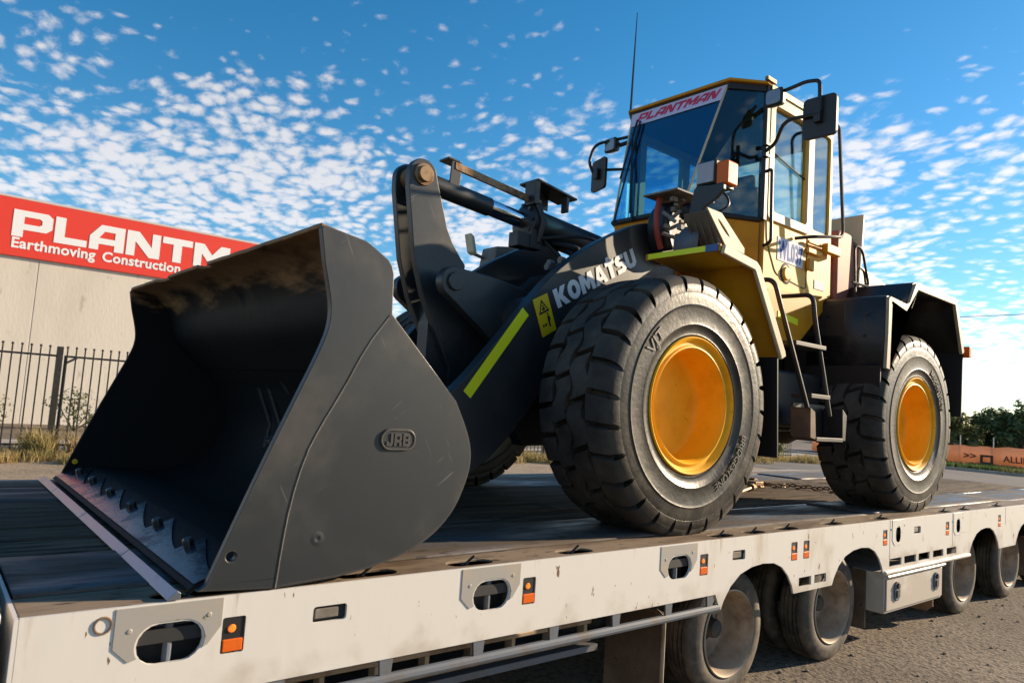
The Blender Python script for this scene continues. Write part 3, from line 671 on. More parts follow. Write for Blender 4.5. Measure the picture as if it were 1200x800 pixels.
# rub rail below the skirt on brackets
obj('rub_rail', MB().tube([(-3.085, TY0+.012, -.365), (.10, TY0+.012, -.365)], .020, 10), 'galvanised', tr)
obj('rub_rail', MB().tube([(2.12, TY0-.004, -.372), (3.77, TY0-.004, -.372)], .016, 10), 'trailer_white', tr)
for x in (-2.78, -2.36, -1.95, -1.53, -1.12, -.72, -.33, .02): obj('rail_bracket', MB().prism([(x-.028, -.29), (x+.028, -.29), (x+.022, -.35), (x-.022, -.35)], TY0+.004, TY0+.016), 'galvanised', tr)
# deck: near strip with rope slots, steel wheel tracks, timber boards between
slots = [(-2.62, .10), (-2.02, .09), (-1.55, .075), (-.95, .07), (.20, .06), (.53, .06), (.90, .07), (1.48, .07), (2.2, .06), (3.4, .07), (3.85, .07), (4.7, .07)]
sh = []
for x, r_ in slots: sh.append(arc(x+r_*.9, -.072, .042, -90, 90, 5)+arc(x-r_*.9, -.072, .042, 90, 270, 5))
obj('deck_edge', plate_mesh('deck_edge', [(-3.085, TY0+.0125), (8.5, TY0+.0125), (8.5, .055), (-3.085, .055)], sh, .010, lambda a, b_, c: (a, b_, -.0098+c)), 'deck_edge', tr, bevel=.002)
obj('slot_tray', MB().box(-3.08, 8.5, -.125, .05, -.075, -.07), 'chassis', tr)
for i, (x, r_) in enumerate(slots):
    obj('rope_hook', MB().tube(rpath([(x-.05, -.06, -.04), (x-.012, -.075, .004), (x+.012, -.085, .028)], .02), .0055, 6), 'chassis', tr)
    obj('hook_bar', MB().tube([(x-.005, -.10, -.012), (x-.03, -.05, -.006)], .006, 6), 'chain_steel', tr)
rg2 = random.Random(3)
def plank_mesh(Lx, wy):
    b = MB(); n = 10; A = []
    for i in range(n+1):
        x = Lx*i/n; e0 = .004*noise.noise(Vector((x*3, wy*40, 1))); e1 = .004*noise.noise(Vector((x*3, wy*40, 9)))
        A.append([(x, e0, -.03), (x, e0, -.004), (x, .006+e0, 0), (x, wy-.006+e1, 0), (x, wy+e1, -.004), (x, wy+e1, -.03)])
    for i in range(n): b.quadstrip(A[i], A[i+1])
    for k in (0, n): b.add(A[k], [tuple(range(6))])
    return finish(b.mesh('plank'), 'timber', 30)
pm = {}
def plank_row(y, wy, mat_='timber'):
    x = -3.08
    while x < 8.4:
        Lx = rg2.choice([2.4, 3.0, 3.6]); Lx = min(Lx, 8.5-x)
        key = (round(Lx, 2), round(wy, 3))
        if key not in pm: pm[key] = plank_mesh(Lx-.008, wy)
        inst('plank', pm[key], tr, (x, y+rg2.uniform(-.002, .002), rg2.uniform(-.010, .002)), (rg2.uniform(-.006, .006), 0, 0)); x += Lx
for k in range(4): plank_row(.685+k*.258, .246)
for y0, y1, nm in ((.062, .585, 'track_plate'), (1.945, 2.47, 'track_plate')):
    x = -3.08
    while x < 8.4:
        Lx = min(rg2.choice([2.35, 3.1]), 8.5-x); g = grid_sheet(x, x+Lx-.006, y0, y1, -.003, 24, 6, .004, 2.4)
        o = obj('track_plate', g, 'deck_steel', tr); s_ = o.modifiers.new('thick', 'SOLIDIFY'); s_.thickness = .012; s_.offset = -1; x += Lx
plank_row(1.735, .19)
obj('deck_edge', MB().box(-3.085, 8.5, 2.49, TY1-.0125, -.010, 0), 'deck_edge', tr, bevel=.003)
obj('coaming', MB().box(-3.08, 8.5, .596, .616, -.06, -.006).box(-3.08, 8.5, 1.925, 1.938, -.06, -.008), 'bare_steel', tr, bevel=.002)
obj('deck_floor', MB().box(-3.08, 8.5, TY0+.014, TY1-.014, -.12, -.08), 'chassis', tr)
obj('end_cap', MB().box(-3.097, -3.086, TY0, TY1, -.29, -.001), 'trailer_white', tr)
gn = obj('gooseneck', MB().prism([(-6.2, .02), (-3.125, .02), (-3.125, -.62), (-6.2, -.5)], TY0+.005, TY1-.005), 'trailer_white', tr, bevel=.012)
obj('gooseneck_deck', MB().box(-6.2, -3.127, TY0+.02, TY1-.02, .0205, .027), 'timber', gn)
for y in (.55, 2.1): obj('chassis_beam', MB().box(-3.1, 8.3, y-.06, y+.06, -.62, -.12).box(-3.1, 8.3, y-.11, y+.11, -.63, -.6), 'chassis', tr)
for k in range(26): obj('cross_member', MB().prism([(TY0+.05, -.13), (TY1-.05, -.13), (2.3, -.26), (.34, -.26)], -3.0+k*.42, -2.96+k*.42, 'X'), 'chassis', tr)
# ladder rack slung below the deck, ahead of the wheels
rk = obj('ramp_rack', MB().box(-2.6, -.62, .10, .16, -.50, -.475).box(-2.6, -.62, .10, .16, -.415, -.39), 'wheel_beige', tr, bevel=.008)
for k in range(9): obj('rung', MB().box(-2.55+k*.235, -2.53+k*.235, .105, .155, -.475, -.415), 'wheel_beige', rk)
obj('rack_shelf', MB().box(-2.7, -.55, .12, .5, -.56, -.53), 'galvanised', tr)
# mudflaps / guards
fl = obj('mudguard', MB().prism([(.02, -.40), (.42, -.40), (.42, -.98+.02), (.02, -.93)], -.14, -.128, 'X'), 'mud_flap', tr)
fl.location = (-.02, 0, 0)
obj('guard_rim', MB().tube(rpath([(-.155, .0, -.93), (-.155, .0, -.425), (-.155, .05, -.395), (-.155, .45, -.395)], .03), .012, 8), 'wheel_beige', fl)
obj('mudguard', MB().prism([(.0, -.39), (.5, -.39), (.5, -.80), (.0, -.80)], 2.165, 2.178, 'X'), 'mud_flap', tr)
obj('mudguard', MB().prism([(.0, -.70), (.5, -.70), (.5, -.85), (.05, -.85), (.0, -.80)], 3.42, 3.433, 'X'), 'mud_flap', tr)
obj('mudguard', MB().prism([(.0, -.39), (.5, -.39), (.5, -.80), (.0, -.80)], 5.98, 5.993, 'X'), 'mud_flap', tr)
# toolbox
tbx = obj('toolbox', MB().box(2.19, 3.24, -.125, .45, -.675, -.395), 'trailer_white', tr, bevel=.008)
obj('lid', MB().box(2.20, 3.23, -.137, -.126, -.655, -.43), 'trailer_white', tbx, bevel=.006)
obj('hood', MB().prism([(-.16, -.405), (-.15, -.39), (.1, -.385), (.1, -.40), (-.15, -.42)], 2.18, 3.25, 'X'), 'trailer_white', tbx, bevel=.003)
for x in (2.36, 3.09):
    hd = obj('latch', plate_mesh('latch', arc(x+.0, -.50, .045, 0, 180, 8)+arc(x, -.55, .045, 180, 360, 8), [], .012, fy(-.1495)), 'galvanised', tbx, bevel=.003)
    bpy_l = obj('latch_lock', MB().box(x-.022, x+.022, -.158, -.1498, -.565, -.515).lathe([(0, -.014), (.018, -.012), (.02, 0)], (x, -.15, -.485), 12), 'chassis', tbx)
# wheels
TRr = .370
def trailer_tyre():
    b = MB(); h = .105
    prof = [(.245, -h+.012), (.262, -h), (.300, -h-.004), (.335, -h+.008), (.356, -h+.018), (TRr-.004, -h+.032), (TRr, -h+.05)]
    for g in (-.04, -.012, .02, .048): prof += [(TRr, g-.006), (TRr-.012, g-.004), (TRr-.012, g+.004), (TRr, g+.006)]
    prof += [(TRr, h-.05), (TRr-.004, h-.032), (.356, h-.018), (.335, h-.008), (.300, h+.004), (.262, h), (.245, h-.012)]
    b.lathe(prof, n=64)
    for i, v in enumerate(b.v):
        if v[2] < -.362: b.v[i] = (v[0], v[1], -.362)
    return finish(b.mesh('tyre'), 'trailer_rubber', 40)
def trailer_rim():
    b = MB()
    b.lathe([(.246, -.095), (.250, -.108), (.243, -.112), (.236, -.104), (.230, -.09), (.220, -.06), (.212, -.03), (.206, .05), (.20, .075), (.16, .085), (.10, .09), (.098, .10)], n=56)
    for k in range(8):
        a = 6.283*k/8+.2; b.lathe([(0, .07), (.012, .071), (.014, .085), (.014, .09)], (.145*math.cos(a), 0, .145*math.sin(a)), 8)
    return finish(b.mesh('rim'), 'wheel_beige', 40)
def trailer_hub():
    b = MB(); b.lathe([(0, -.02), (.05, -.018), (.055, 0), (.058, .06), (.095, .07), (.10, .10), (.0, .10)], n=28); return finish(b.mesh('hub'), 'chassis', 40)
tt, tri, thb = trailer_tyre(), trailer_rim(), trailer_hub()
WX = [.44, 1.675, 4.115, 5.36, 6.6]
for x in WX:
    ww = sub('wheel', tr, (x, .105, GZ+.362))
    inst('tyre', tt, ww); inst('rim', tri, ww); inst('hub', thb, ww, (0, 0, 0))
    inst('tyre', tt, ww, (0, .26, 0))
    wf = sub('wheel', tr, (x, TY1-.255, GZ+.362))
    inst('tyre', tt, wf); inst('rim', tri, wf, (0, 0, 0), (0, 0, math.pi))
    obj('axle', MB().tube([(x, .15, GZ+.362), (x, TY1-.2, GZ+.362)], .06, 12), 'chassis', tr)
# tie-down chain lying on the deck between the wheels
ch = thing('load_chain', 'rusty tie down chain with a tensioner lying on the deck between the wheels', 'chain', (3.0, 1.3, 0))
lk = MB(); ring = [(.022*math.cos(a), .034*math.sin(a)*1.0, 0) for a in [6.283*i/12 for i in range(13)]]
lk.tube([(x*.8, y, z) for x, y, z in ring], .007, 6, caps=False); lkm = finish(lk.mesh('link'), 'chain_steel')
path = smooth_poly([(3.05, 1.42), (3.25, 1.52), (3.4, 1.36), (3.5, 1.43), (3.62, 1.26), (3.75, 1.02), (3.7, .85)], 3)
acc = 0; k = 0
for i in range(len(path)-1):
    p, q = Vector(path[i]), Vector(path[i+1]); seg = (q-p).length
    while acc < seg:
        c = p.lerp(q, acc/seg); a = math.atan2(-(q-p).x, (q-p).y); inst('link', lkm, ch, (c.x, c.y, .018+.006*(k % 3)), (0, R(40 if k % 2 else -50), a)); acc += .052; k += 1
    acc -= seg
bd = obj('tensioner', MB().tube([(2.35, 1.18, .02), (2.7, 1.30, .03)], .016, 8).tube([(2.7, 1.30, .035), (2.86, 1.36, .04)], .034, 10), 'chain_steel', ch)
obj('hook', MB().tube(rpath([(2.86, 1.36, .04), (2.96, 1.40, .05), (3.02, 1.36, .06), (3.0, 1.30, .05)], .04), .016, 8), 'chain_steel', ch)
obj('ratchet', MB().box(2.78, 2.92, 1.30, 1.43, .045, .085).lathe([(0, -.03), (.045, -.03), (.045, .03), (0, .03)], (2.93, 1.42, .06), 12), 'rust_pin', ch, bevel=.008)
# ------------------------------------------------------------------ wheel loader
YC = 1.29
ld = thing('wheel_loader', 'dark grey and yellow wheel loader standing on the trailer deck', 'loader', (1.5, YC, 0))
TR_ = .742; HB = .262
def tread_r(v): return TR_-.004-.012*(abs(v)/.26)**2
def loader_tyre():
    b = MB()
    base = [(.362, -.225), (.378, -.238), (.392, -.246), (.398, -.252), (.41, -.250), (.44, -.262), (.455, -.270), (.462, -.268), (.50, -.273), (.545, -.272), (.56, -.277), (.567, -.272),
            (.60, -.2705), (.630, -.2695), (.646, -.2655), (.660, -.247), (.676, -.212), (.684, -.15), (.686, 0)]
    prof = base+[(r_, -y) for r_, y in base[-2::-1]]
    b.lathe(prof, n=112)
    def blk(poly, inset=.90, top=tread_r, z0=.676):
        # poly: (s, v) with s an angle in radians; tapered block following the crown
        cx = sum(p[0] for p in poly)/len(poly); cv_ = sum(p[1] for p in poly)/len(poly); n = len(poly); vs = []
        for k, ins in ((0, 1.0), (1, inset)):
            for s, v in poly:
                s2, v2 = cx+(s-cx)*ins, cv_+(v-cv_)*ins; rr = z0 if k == 0 else top(v2)
                vs.append((rr*math.cos(s2), v2, rr*math.sin(s2)))
        vs.append((top(cv_)*math.cos(cx), cv_, top(cv_)*math.sin(cx)))
        b.add(vs, [(i, (i+1) % n, n+(i+1) % n, n+i) for i in range(n)]+[(n+i, n+(i+1) % n, 2*n) for i in range(n)])
    NS = 28; d = 2*math.pi/NS
    path = [(.125, .737), (.165, .737), (.205, .733), (.236, .724), (.255, .708), (.265, .682), (.2705, .655), (.2700, .634)]
    for side in (-1, 1):
        for k in range(NS):
            s0 = k*d+(0 if side < 0 else d/2); rows = []
            for i, (v, rr) in enumerate(path):
                sl = -.22*d*(1-i/7.0)*(1 if i < 6 else 1); g = (.095, .10, .10, .105, .11, .10, .085, .02)[i]*d
                rows.append((s0+g+sl, s0+d-g+sl, v*side, rr))
            vs = []
            for a, c, v, rr in rows: vs += [(rr*math.cos(a), v, rr*math.sin(a)), (rr*math.cos((a+c)/2), v, rr*math.sin((a+c)/2)), (rr*math.cos(c), v, rr*math.sin(c))]
            m = len(vs)
            for a, c, v, rr in rows:
                r0 = rr-.055 if abs(v) < .24 else rr-.02
                vb = v*(1 if abs(v) < .24 else .93)
                a2, c2 = a-.02*d, c+.02*d
                vs += [(r0*math.cos(a2), vb, r0*math.sin(a2)), (r0*math.cos(c2), vb, r0*math.sin(c2))]
            fs = []
            for i in range(len(rows)-1):
                q = i*3; fs += [(q, q+1, q+4, q+3), (q+1, q+2, q+5, q+4)]
                e = m+i*2; fs += [(q, q+3, e+2, e), (q+2, e+1, e+3, q+5)]
            fs += [(0, m, m+1, 2, 1)]; q = (len(rows)-1)*3; e = m+(len(rows)-1)*2; fs += [(q, q+1, q+2, e+1, e)]
            b.add(vs, fs)
    NC = 18; dc = 2*math.pi/NC
    for row, (vl, vr, off) in enumerate(((-.119, -.002, 0.0), (.002, .119, .5))):
        for k in range(NC):
            s0 = (k+off)*dc; g = .048*dc; pl = []
            n = 6
            def wob(t): return .024*math.sin(2*math.pi*t+(0 if row == 0 else math.pi))
            sk_ = .14*dc
            for i in range(n+1):
                t = i/n; pl.append((s0+g+(dc-2*g)*t, vl+wob(t)+.006))
            for i in range(n, -1, -1):
                t = i/n; pl.append((s0+g+(dc-2*g)*t+sk_, vr+wob(t)-.006))
            blk(pl, .965)
    for i, v in enumerate(b.v):
        if v[2] < -.712: b.v[i] = (v[0]*1.0, v[1]*1.02, -.712)
    me = b.mesh('tyre'); me.materials.append(MAT['rubber']); me.materials.append(MAT['rubber_side'])
    for p_ in me.polygons:
        c = p_.center; rr = math.hypot(c.x, c.z)
        if rr < .69 and abs(c.y) > .21: p_.material_index = 1
    return finish(me, None, 32)
def loader_rim():
    b = MB()
    b.lathe([(.36, -.19), (.374, -.205), (.386, -.238), (.386, -.252), (.379, -.258), (.370, -.252), (.362, -.238), (.352, -.231), (.338, -.232), (.332, -.240), (.325, -.242), (.319, -.236), (.315, -.222), (.309, -.20), (.306, -.10), (.300, -.062), (.283, -.046), (.262, -.040), (.15, -.036), (.0, -.036)], n=72)
    return finish(b.mesh('rim'), 'rim_orange', 30)
def ring_text(body, size, r_, a_mid, y, depth=.006, bold=.0):
    # lettering bent round the sidewall, reading outwards
    tot = text_width(body)*size
    return text_mesh('sidewall_lettering', body, depth, lambda a, b_, c: (lambda th: ((r_+b_*size)*math.cos(th), y-c*(1 if y < 0 else -1), (r_+b_*size)*math.sin(th)))(a_mid+(tot/2-a*size)/r_), bold=bold)
def text_width(body):
    me = text_mesh('t', body, .01, lambda a, b_, c: (a, b_, c)); w_ = max(v.co.x for v in me.vertices); bpy.data.meshes.remove(me); return w_
ltm, lrm = loader_tyre(), loader_rim()
lt1 = finish(ring_text('VJT', .10, .468, R(140), -.2738, depth=.004), 'rubber_letter', 0)
lt2 = finish(ring_text('BRIDGESTONE', .062, .478, R(-42), -.2738, depth=.004, bold=.006), 'rubber_letter', 0)
lt3 = finish(ring_text('BRIDGESTONE', .062, .478, R(40), -.2738, depth=.004, bold=.006), 'rubber_letter', 0)
valve = MB().lathe([(0, -.075), (.008, -.075), (.010, -.05), (.016, -.045), (.016, -.03)], (0, 0, 0), 10); vm = finish(valve.mesh('valve'), 'chassis')
for x, y, f in ((0, .252, -1), (3.03, .252, -1), (0, 2.328, 1), (3.03, 2.328, 1)):
    wl = sub('wheel', ld, (x, y, .712)); rz = 0 if f < 0 else math.pi
    inst('tyre', ltm, wl, (0, 0, 0), (0, 0, rz)); inst('rim', lrm, wl, (0, 0, 0), (0, 0, rz))
    if f < 0:
        inst('sidewall_lettering', lt1 if x < 1 else lt3, wl)
        if x < 1: inst('sidewall_lettering', lt2, wl)
        inst('valve', vm, wl, (-.045, .012, .262) if x < 1 else (.0, .012, -.19), (0, 0, 0), (1.7, 1, 1.7))

# ---- bucket
BY0, BY1 = -.15, 2.73
side = [(-2.64, .020), (-2.393, .004), (-2.18, .018)] + smooth_poly([(-2.062, .037), (-1.93, .068), (-1.80, .128), (-1.70, .225), (-1.647, .35), (-1.634, .43), (-1.654, .517), (-1.728, .648)], 2) + \
       [(-2.043, .95), (-2.050, 1.100)] + [(-2.058, 1.125), (-2.075, 1.145), (-2.150, 1.187), (-2.175, 1.198), (-2.325, 1.221), (-2.340, 1.219), (-2.346, 1.208)] + \
       smooth_poly([(-2.325, 1.10), (-2.289, .97), (-2.283, .90), (-2.30, .82), (-2.40, .58), (-2.49, .36), (-2.585, .11)], 2)+[(-2.612, .038)]
bk = sub('bucket', ld)
hole = arc(-2.545, .118, .016, 0, 360, 14)[:-1]
sp1 = obj('side_plate', plate_mesh('side_plate', side, [hole], .030, fy(BY0)), 'charcoal', bk, bevel=.004, smooth=30)
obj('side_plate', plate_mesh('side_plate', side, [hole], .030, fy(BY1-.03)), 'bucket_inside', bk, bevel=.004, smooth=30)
seam = smooth_poly([(-2.394, .006), (-2.384, .138), (-2.369, .275), (-2.333, .429), (-2.288, .53), (-2.22, .651), (-2.137, .824), (-2.052, .945)], 1)
heel = [(p[0]+.001, p[1]) for p in side if p[0] > -2.39 and p[1] < .96 and p[0] > -2.06 or p == (-2.18, .018) ]
heel = [(-2.18, .020)] + [p for p in side[3:] if p[1] < .7 and p[0] > -2.07 and side.index(p) < 45] 
ov = [(x+.0, z) for x, z in heel]+[(-2.046, .945)]+seam[::-1][1:]
ov = [(x-.003 if x > -1.9 else x, z+.003 if z < .2 else z) for x, z in ov]
obj('wear_plate', plate_mesh('wear_plate', ov, [], .0015, fy(BY0-.0015)), 'charcoal', bk, smooth=30)
obj('weld_bead', MB().tube([(x, BY0-.001, z) for x, z in seam], .0022, 6), 'step_grey', bk)
bd_ = obj('badge', plate_mesh('badge', arc(-1.945, .494, .040, -90, 90, 10)+arc(-2.015, .494, .040, 90, 270, 10), [], .005, fy(BY0-.0065)), 'charcoal', bk, bevel=.002)
obj('badge_border', plate_mesh('badge_border', arc(-1.945, .494, .0375, -90, 90, 10)+arc(-2.015, .494, .0375, 90, 270, 10), [arc(-1.945, .494, .032, -90, 90, 10)+arc(-2.015, .494, .032, 90, 270, 10)], .003, fy(BY0-.0095)), 'charcoal', bk, bevel=.001)
obj('badge_lettering', word_mesh('badge_lettering', 'JRB', GLYPH, .22, .006, lambda a, b_, c: (-2.030+a*.098, BY0-.0105+c*.66, .4715+b_*.045)), 'charcoal', bk, smooth=0)
inner = [(-2.66, .030), (-2.40, .046), (-2.15, .058)] + smooth_poly([(-2.05, .065), (-1.92, .095), (-1.80, .15), (-1.715, .24), (-1.672, .35), (-1.660, .43), (-1.680, .51), (-1.748, .635), (-1.80, .687), (-1.86, .745)], 2)
def offset_poly(pts, d):
    o = []
    for i in range(len(pts)):
        a = Vector(pts[max(i-1, 0)]); c = Vector(pts[min(i+1, len(pts)-1)]); t = (c-a).normalized(); o.append((pts[i][0]+t.y*d, pts[i][1]-t.x*d))
    return o
def strip(pts, d, y0, y1, ny=1):
    b = MB(); q = offset_poly(pts, d)
    for k in range(ny):
        ya, yb = y0+(y1-y0)*k/ny, y0+(y1-y0)*(k+1)/ny
        b.quadstrip([(x, ya, z) for x, z in pts], [(x, yb, z) for x, z in pts]); b.quadstrip([(x, ya, z) for x, z in q], [(x, yb, z) for x, z in q])
    for y in (y0, y1): b.quadstrip([(x, y, z) for x, z in pts], [(x, y, z) for x, z in q])
    for e in (0, -1): b.add([(pts[e][0], y0, pts[e][1]), (pts[e][0], y1, pts[e][1]), (q[e][0], y1, q[e][1]), (q[e][0], y0, q[e][1])], [(0,1,2,3)])
    return b
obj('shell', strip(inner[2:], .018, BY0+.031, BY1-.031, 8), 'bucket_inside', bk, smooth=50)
# upper back and forward hood of the bucket, one curved plate with a chipped, notched edge
edge = [(BY0+.031, -2.338), (.80, -2.340), (1.13, -2.345), (1.145, -2.312), (1.275, -2.312), (1.285, -2.345), (1.84, -2.342), (1.855, -2.318), (2.05, -2.318), (2.075, -2.345), (2.55, -2.347), (BY1-.031, -2.345)]
e2 = []
for i in range(len(edge)-1):
    a, c = Vector(edge[i]), Vector(edge[i+1]); n = max(1, int((c-a).length/.05))
    for k in range(n):
        p = a.lerp(c, k/n); e2.append((p.x, p.y+(.006*noise.noise(Vector((p.x*9, 2, 7))) if 0 < k else 0)))
e2.append(edge[-1])
hp = smooth_poly([(-1.86, .745), (-1.95, .832), (-2.05, .92), (-2.085, 1.0), (-2.10, 1.09), (-2.16, 1.165), (-2.25, 1.200), (-2.34, 1.218)], 2); tl_ = sum((Vector(hp[i+1])-Vector(hp[i])).length for i in range(len(hp)-1))
b = MB(); rowsT = []; acc = 0
for k, (hx, hz_) in enumerate(hp):
    if k: acc += (Vector(hp[k])-Vector(hp[k-1])).length
    t = acc/tl_; wv = max(0, (t-.55)/.45)
    rowsT.append([(hx+(x+2.34)*wv, y, hz_+.009*noise.noise(Vector((y*3.2, t*4, 5)))*math.sin(math.pi*t)) for y, x in e2])
for k in range(len(hp)-1): b.quadstrip(rowsT[k], rowsT[k+1])
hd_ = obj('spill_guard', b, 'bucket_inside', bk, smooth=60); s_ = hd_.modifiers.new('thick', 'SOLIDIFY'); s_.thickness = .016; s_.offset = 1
# base lip, bolt-on edge segments, bolts
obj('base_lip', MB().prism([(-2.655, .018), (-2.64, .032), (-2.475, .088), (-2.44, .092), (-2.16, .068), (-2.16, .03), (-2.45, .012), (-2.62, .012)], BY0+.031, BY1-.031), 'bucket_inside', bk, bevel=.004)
# scalloped wear strip along the lip, cut back in an arc round every bolt
by_ = [-.13, .287, .715, 1.175, 1.62, 2.09, 2.50]; sc = []
for i, y in enumerate(by_):
    y2 = by_[i+1] if i+1 < len(by_) else 2.69
    for k in range(9):
        t = k/8; yy = y+(y2-y)*t
        sc.append((yy+.02, -2.585+.105*(t**1.3)))
sc = [(min(max(a_, BY0+.034), BY1-.034), c_) for a_, c_ in sc]
lipo = [(BY0+.034, -2.640)]+[(a_, c_) for a_, c_ in sc]+[(BY1-.034, -2.640)]
obj('lip_plate', plate_mesh('lip_plate', lipo, [], .004, lambda a_, b_, c: (b_, a_, (.034+(b_+2.64)*.34)+c)), 'lip_plate', bk, smooth=30)
sy = [BY0-.004, .48, 1.335, 2.19, BY1+.004]
for i in range(4):
    obj('edge_segment', MB().prism([(-2.722, .003), (-2.722, .007), (-2.694, .030), (-2.684, .024), (-2.684, .003)], sy[i]+.003, sy[i+1]-.003), 'bare_steel', bk, bevel=.002)
bolt = MB(); bolt.lathe([(0, .030), (.015, .029), (.021, .024), (.022, .012), (.022, -.01)], (0, 0, 0), 6, 'Z')
bm_ = finish(bolt.mesh('bolt'), 'charcoal')
boss = MB().prism([(-.052, -.05), (-.068, .05), (-.02, .10), (.02, .10), (.068, .05), (.052, -.05)], 0, .012, 'Z')
for y in (.287, .715, 1.175, 1.62, 2.09, 2.50):
    inst('bolt', bm_, bk, (-2.545, y, .070), (0, R(-18), random.random()))
obj('dent', MB().lathe([(0, .002), (.004, .001), (.009, -.002), (.016, -.0012), (.030, .0005)], (-2.262, BY0-.0015, .156), 16), 'charcoal', bk, smooth=80)
obj('hole_plug', MB().lathe([(0, -.004), (.015, -.003), (.016, .0)], (-2.545, BY1-.031, .118), 14), 'decal_yellow', bk)
# hinge brackets behind the bucket
for y in (.72, .86, 1.70, 1.86): obj('hinge_plate', MB().prism([(-1.72, .15), (-1.45, .18), (-1.36, .28), (-1.40, .42), (-1.62, .62), (-1.80, .74), (-1.67, .43)], y, y+.04), 'charcoal', bk, bevel=.006)
for y in (1.12, 1.42): obj('hinge_plate', MB().prism([(-1.75, .62), (-1.5, .66), (-1.42, .80), (-1.55, .92), (-1.98, .92)], y, y+.04), 'charcoal', bk, bevel=.006)

# ---- lift arms
arm_top = smooth_poly([(-1.62, .42), (-1.50, .45), (-1.143, .691), (-.90, .955), (-.62, 1.285), (-.45, 1.47), (-.18, 1.675), (.05, 1.805), (.285, 1.925), (.48, 1.965)], 2)
arm_bot = smooth_poly([(.60, 1.86), (.60, 1.72), (.40, 1.60), (.05, 1.36), (-.35, .93), (-.75, .42), (-1.10, .18), (-1.45, .14), (-1.66, .22), (-1.70, .34)], 2)
for y0, y1 in ((.72, .80), (1.78, 1.86)): obj('lift_arm', MB().prism(arm_top+arm_bot, y0, y1), 'charcoal', ld, bevel=.008)
def am(y): return lambda a, b_, c: None
AX, AZ = Vector((.735, .44)).normalized(), None
kd = Vector((.268+.437, 1.692-1.296)).normalized(); kn = Vector((-kd.y, kd.x))
def arm_map(o, sx, sz, y=.716, dirv=kd):
    nrm = Vector((-dirv.y, dirv.x))
    return lambda a, b_, c: (o[0]+dirv.x*a*sx+nrm.x*b_*sz, y+c*.3, o[1]+dirv.y*a*sx+nrm.y*b_*sz)
obj('maker_lettering', word_mesh('maker_lettering', 'KOMATSU', KGL, .05, .006, arm_map((-.412, 1.246), .80, .118)), 'decal_white', ld, smooth=0)
sd_ = Vector((-.665+1.045, 1.195-.688)); sl_ = sd_.length; sd_.normalize()
obj('reflective_stripe', plate_mesh('reflective_stripe', [(0, 0), (sl_, 0), (sl_, .062), (0, .062)], [], .003, lambda a, b_, c: (-1.022+sd_.x*a-sd_.y*b_, .717+c, .668+sd_.y*a+sd_.x*b_)), 'decal_green', ld, smooth=0)
dq = [Vector((-.622, 1.268)), Vector((-.512, 1.326)), Vector((-.418, 1.118)), Vector((-.524, 1.056))]
def dmap(a, b_, c, y=.7165):     # unit square onto the warning decal
    t = dq[0].lerp(dq[1], a); q = dq[3].lerp(dq[2], a); r_ = q.lerp(t, b_); return (r_.x, y-c, r_.y)
dcl = obj('warning_decal', plate_mesh('warning_decal', [(0, 0), (1, 0), (1, 1), (0, 1)], [], .0025, lambda a, b_, c: dmap(a, b_, c)), 'decal_yellow', ld, smooth=0)
dsm = plate_mesh('pictogram', [[(.14, .56), (.86, .56), (.5, .92)], [(.26, .61), (.74, .61), (.5, .84)], [(.42, .63), (.58, .63), (.62, .68), (.54, .70), (.55, .76), (.47, .76), (.48, .69), (.38, .67)],
     [(.62, .16), (.72, .16), (.70, .28), (.80, .36), (.72, .46), (.62, .44), (.60, .30)], [(.2, .22), (.3, .22), (.3, .29), (.2, .29)], [(.36, .22), (.48, .22), (.48, .29), (.36, .29)], [(.63, .47), (.71, .47), (.71, .53), (.63, .53)]], [], .001, lambda a, b_, c: dmap(a, b_, c+.0028))
obj('pictogram', dsm, 'decal_black', dcl, smooth=0)
brk = arc(-.988, 1.343, .092, 95, 245, 12)+[(-.66, 1.015), (-.594, .98), (-.40, 1.0), (-.32, 1.2), (-.36, 1.33), (-.46, 1.385), (-.726, 1.418)]
for y0, y1 in ((1.0, 1.07), (1.51, 1.58)): obj('crank_bracket', MB().prism(brk, y0, y1), 'charcoal', ld, bevel=.008)
obj('pivot_boss', MB().lathe([(0, -.02), (.05, -.02), (.055, -.014), (.055, 0)], (-.985, 1.0, 1.345), 24), 'charcoal', ld)
obj('cross_tube', MB().tube([(-.48, .79, 1.18), (-.48, 1.79, 1.18)], .14, 24), 'charcoal', ld)
crk = arc(-1.144, 1.985, .098, 20, 178, 12)+[(-1.238, 1.90), (-1.164, 1.485), (-1.084, 1.262), (-.86, .85), (-.86, .40), (-.60, .40), (-.52, .85), (-.62, 1.1), (-.80, 1.300), (-.790, 1.495), (-.83, 1.535), (-.90, 1.62), (-.945, 1.70), (-.972, 1.78), (-1.04, 1.97)]
for y0, y1 in ((1.185, 1.235), (1.345, 1.395)): obj('bell_crank', MB().prism(crk, y0, y1), 'charcoal', ld, bevel=.006)
obj('crank_spacer', MB().box(-1.0, -.65, 1.236, 1.344, .45, 1.25), 'charcoal', ld)
pn = obj('linkage_pin', MB().lathe([(0, -.022), (.046, -.022), (.050, -.017), (.050, 0), (.066, .002), (.068, .012), (.068, .24), (0, .24)], (-1.144, 1.170, 1.985), 28), 'rust_pin', ld)
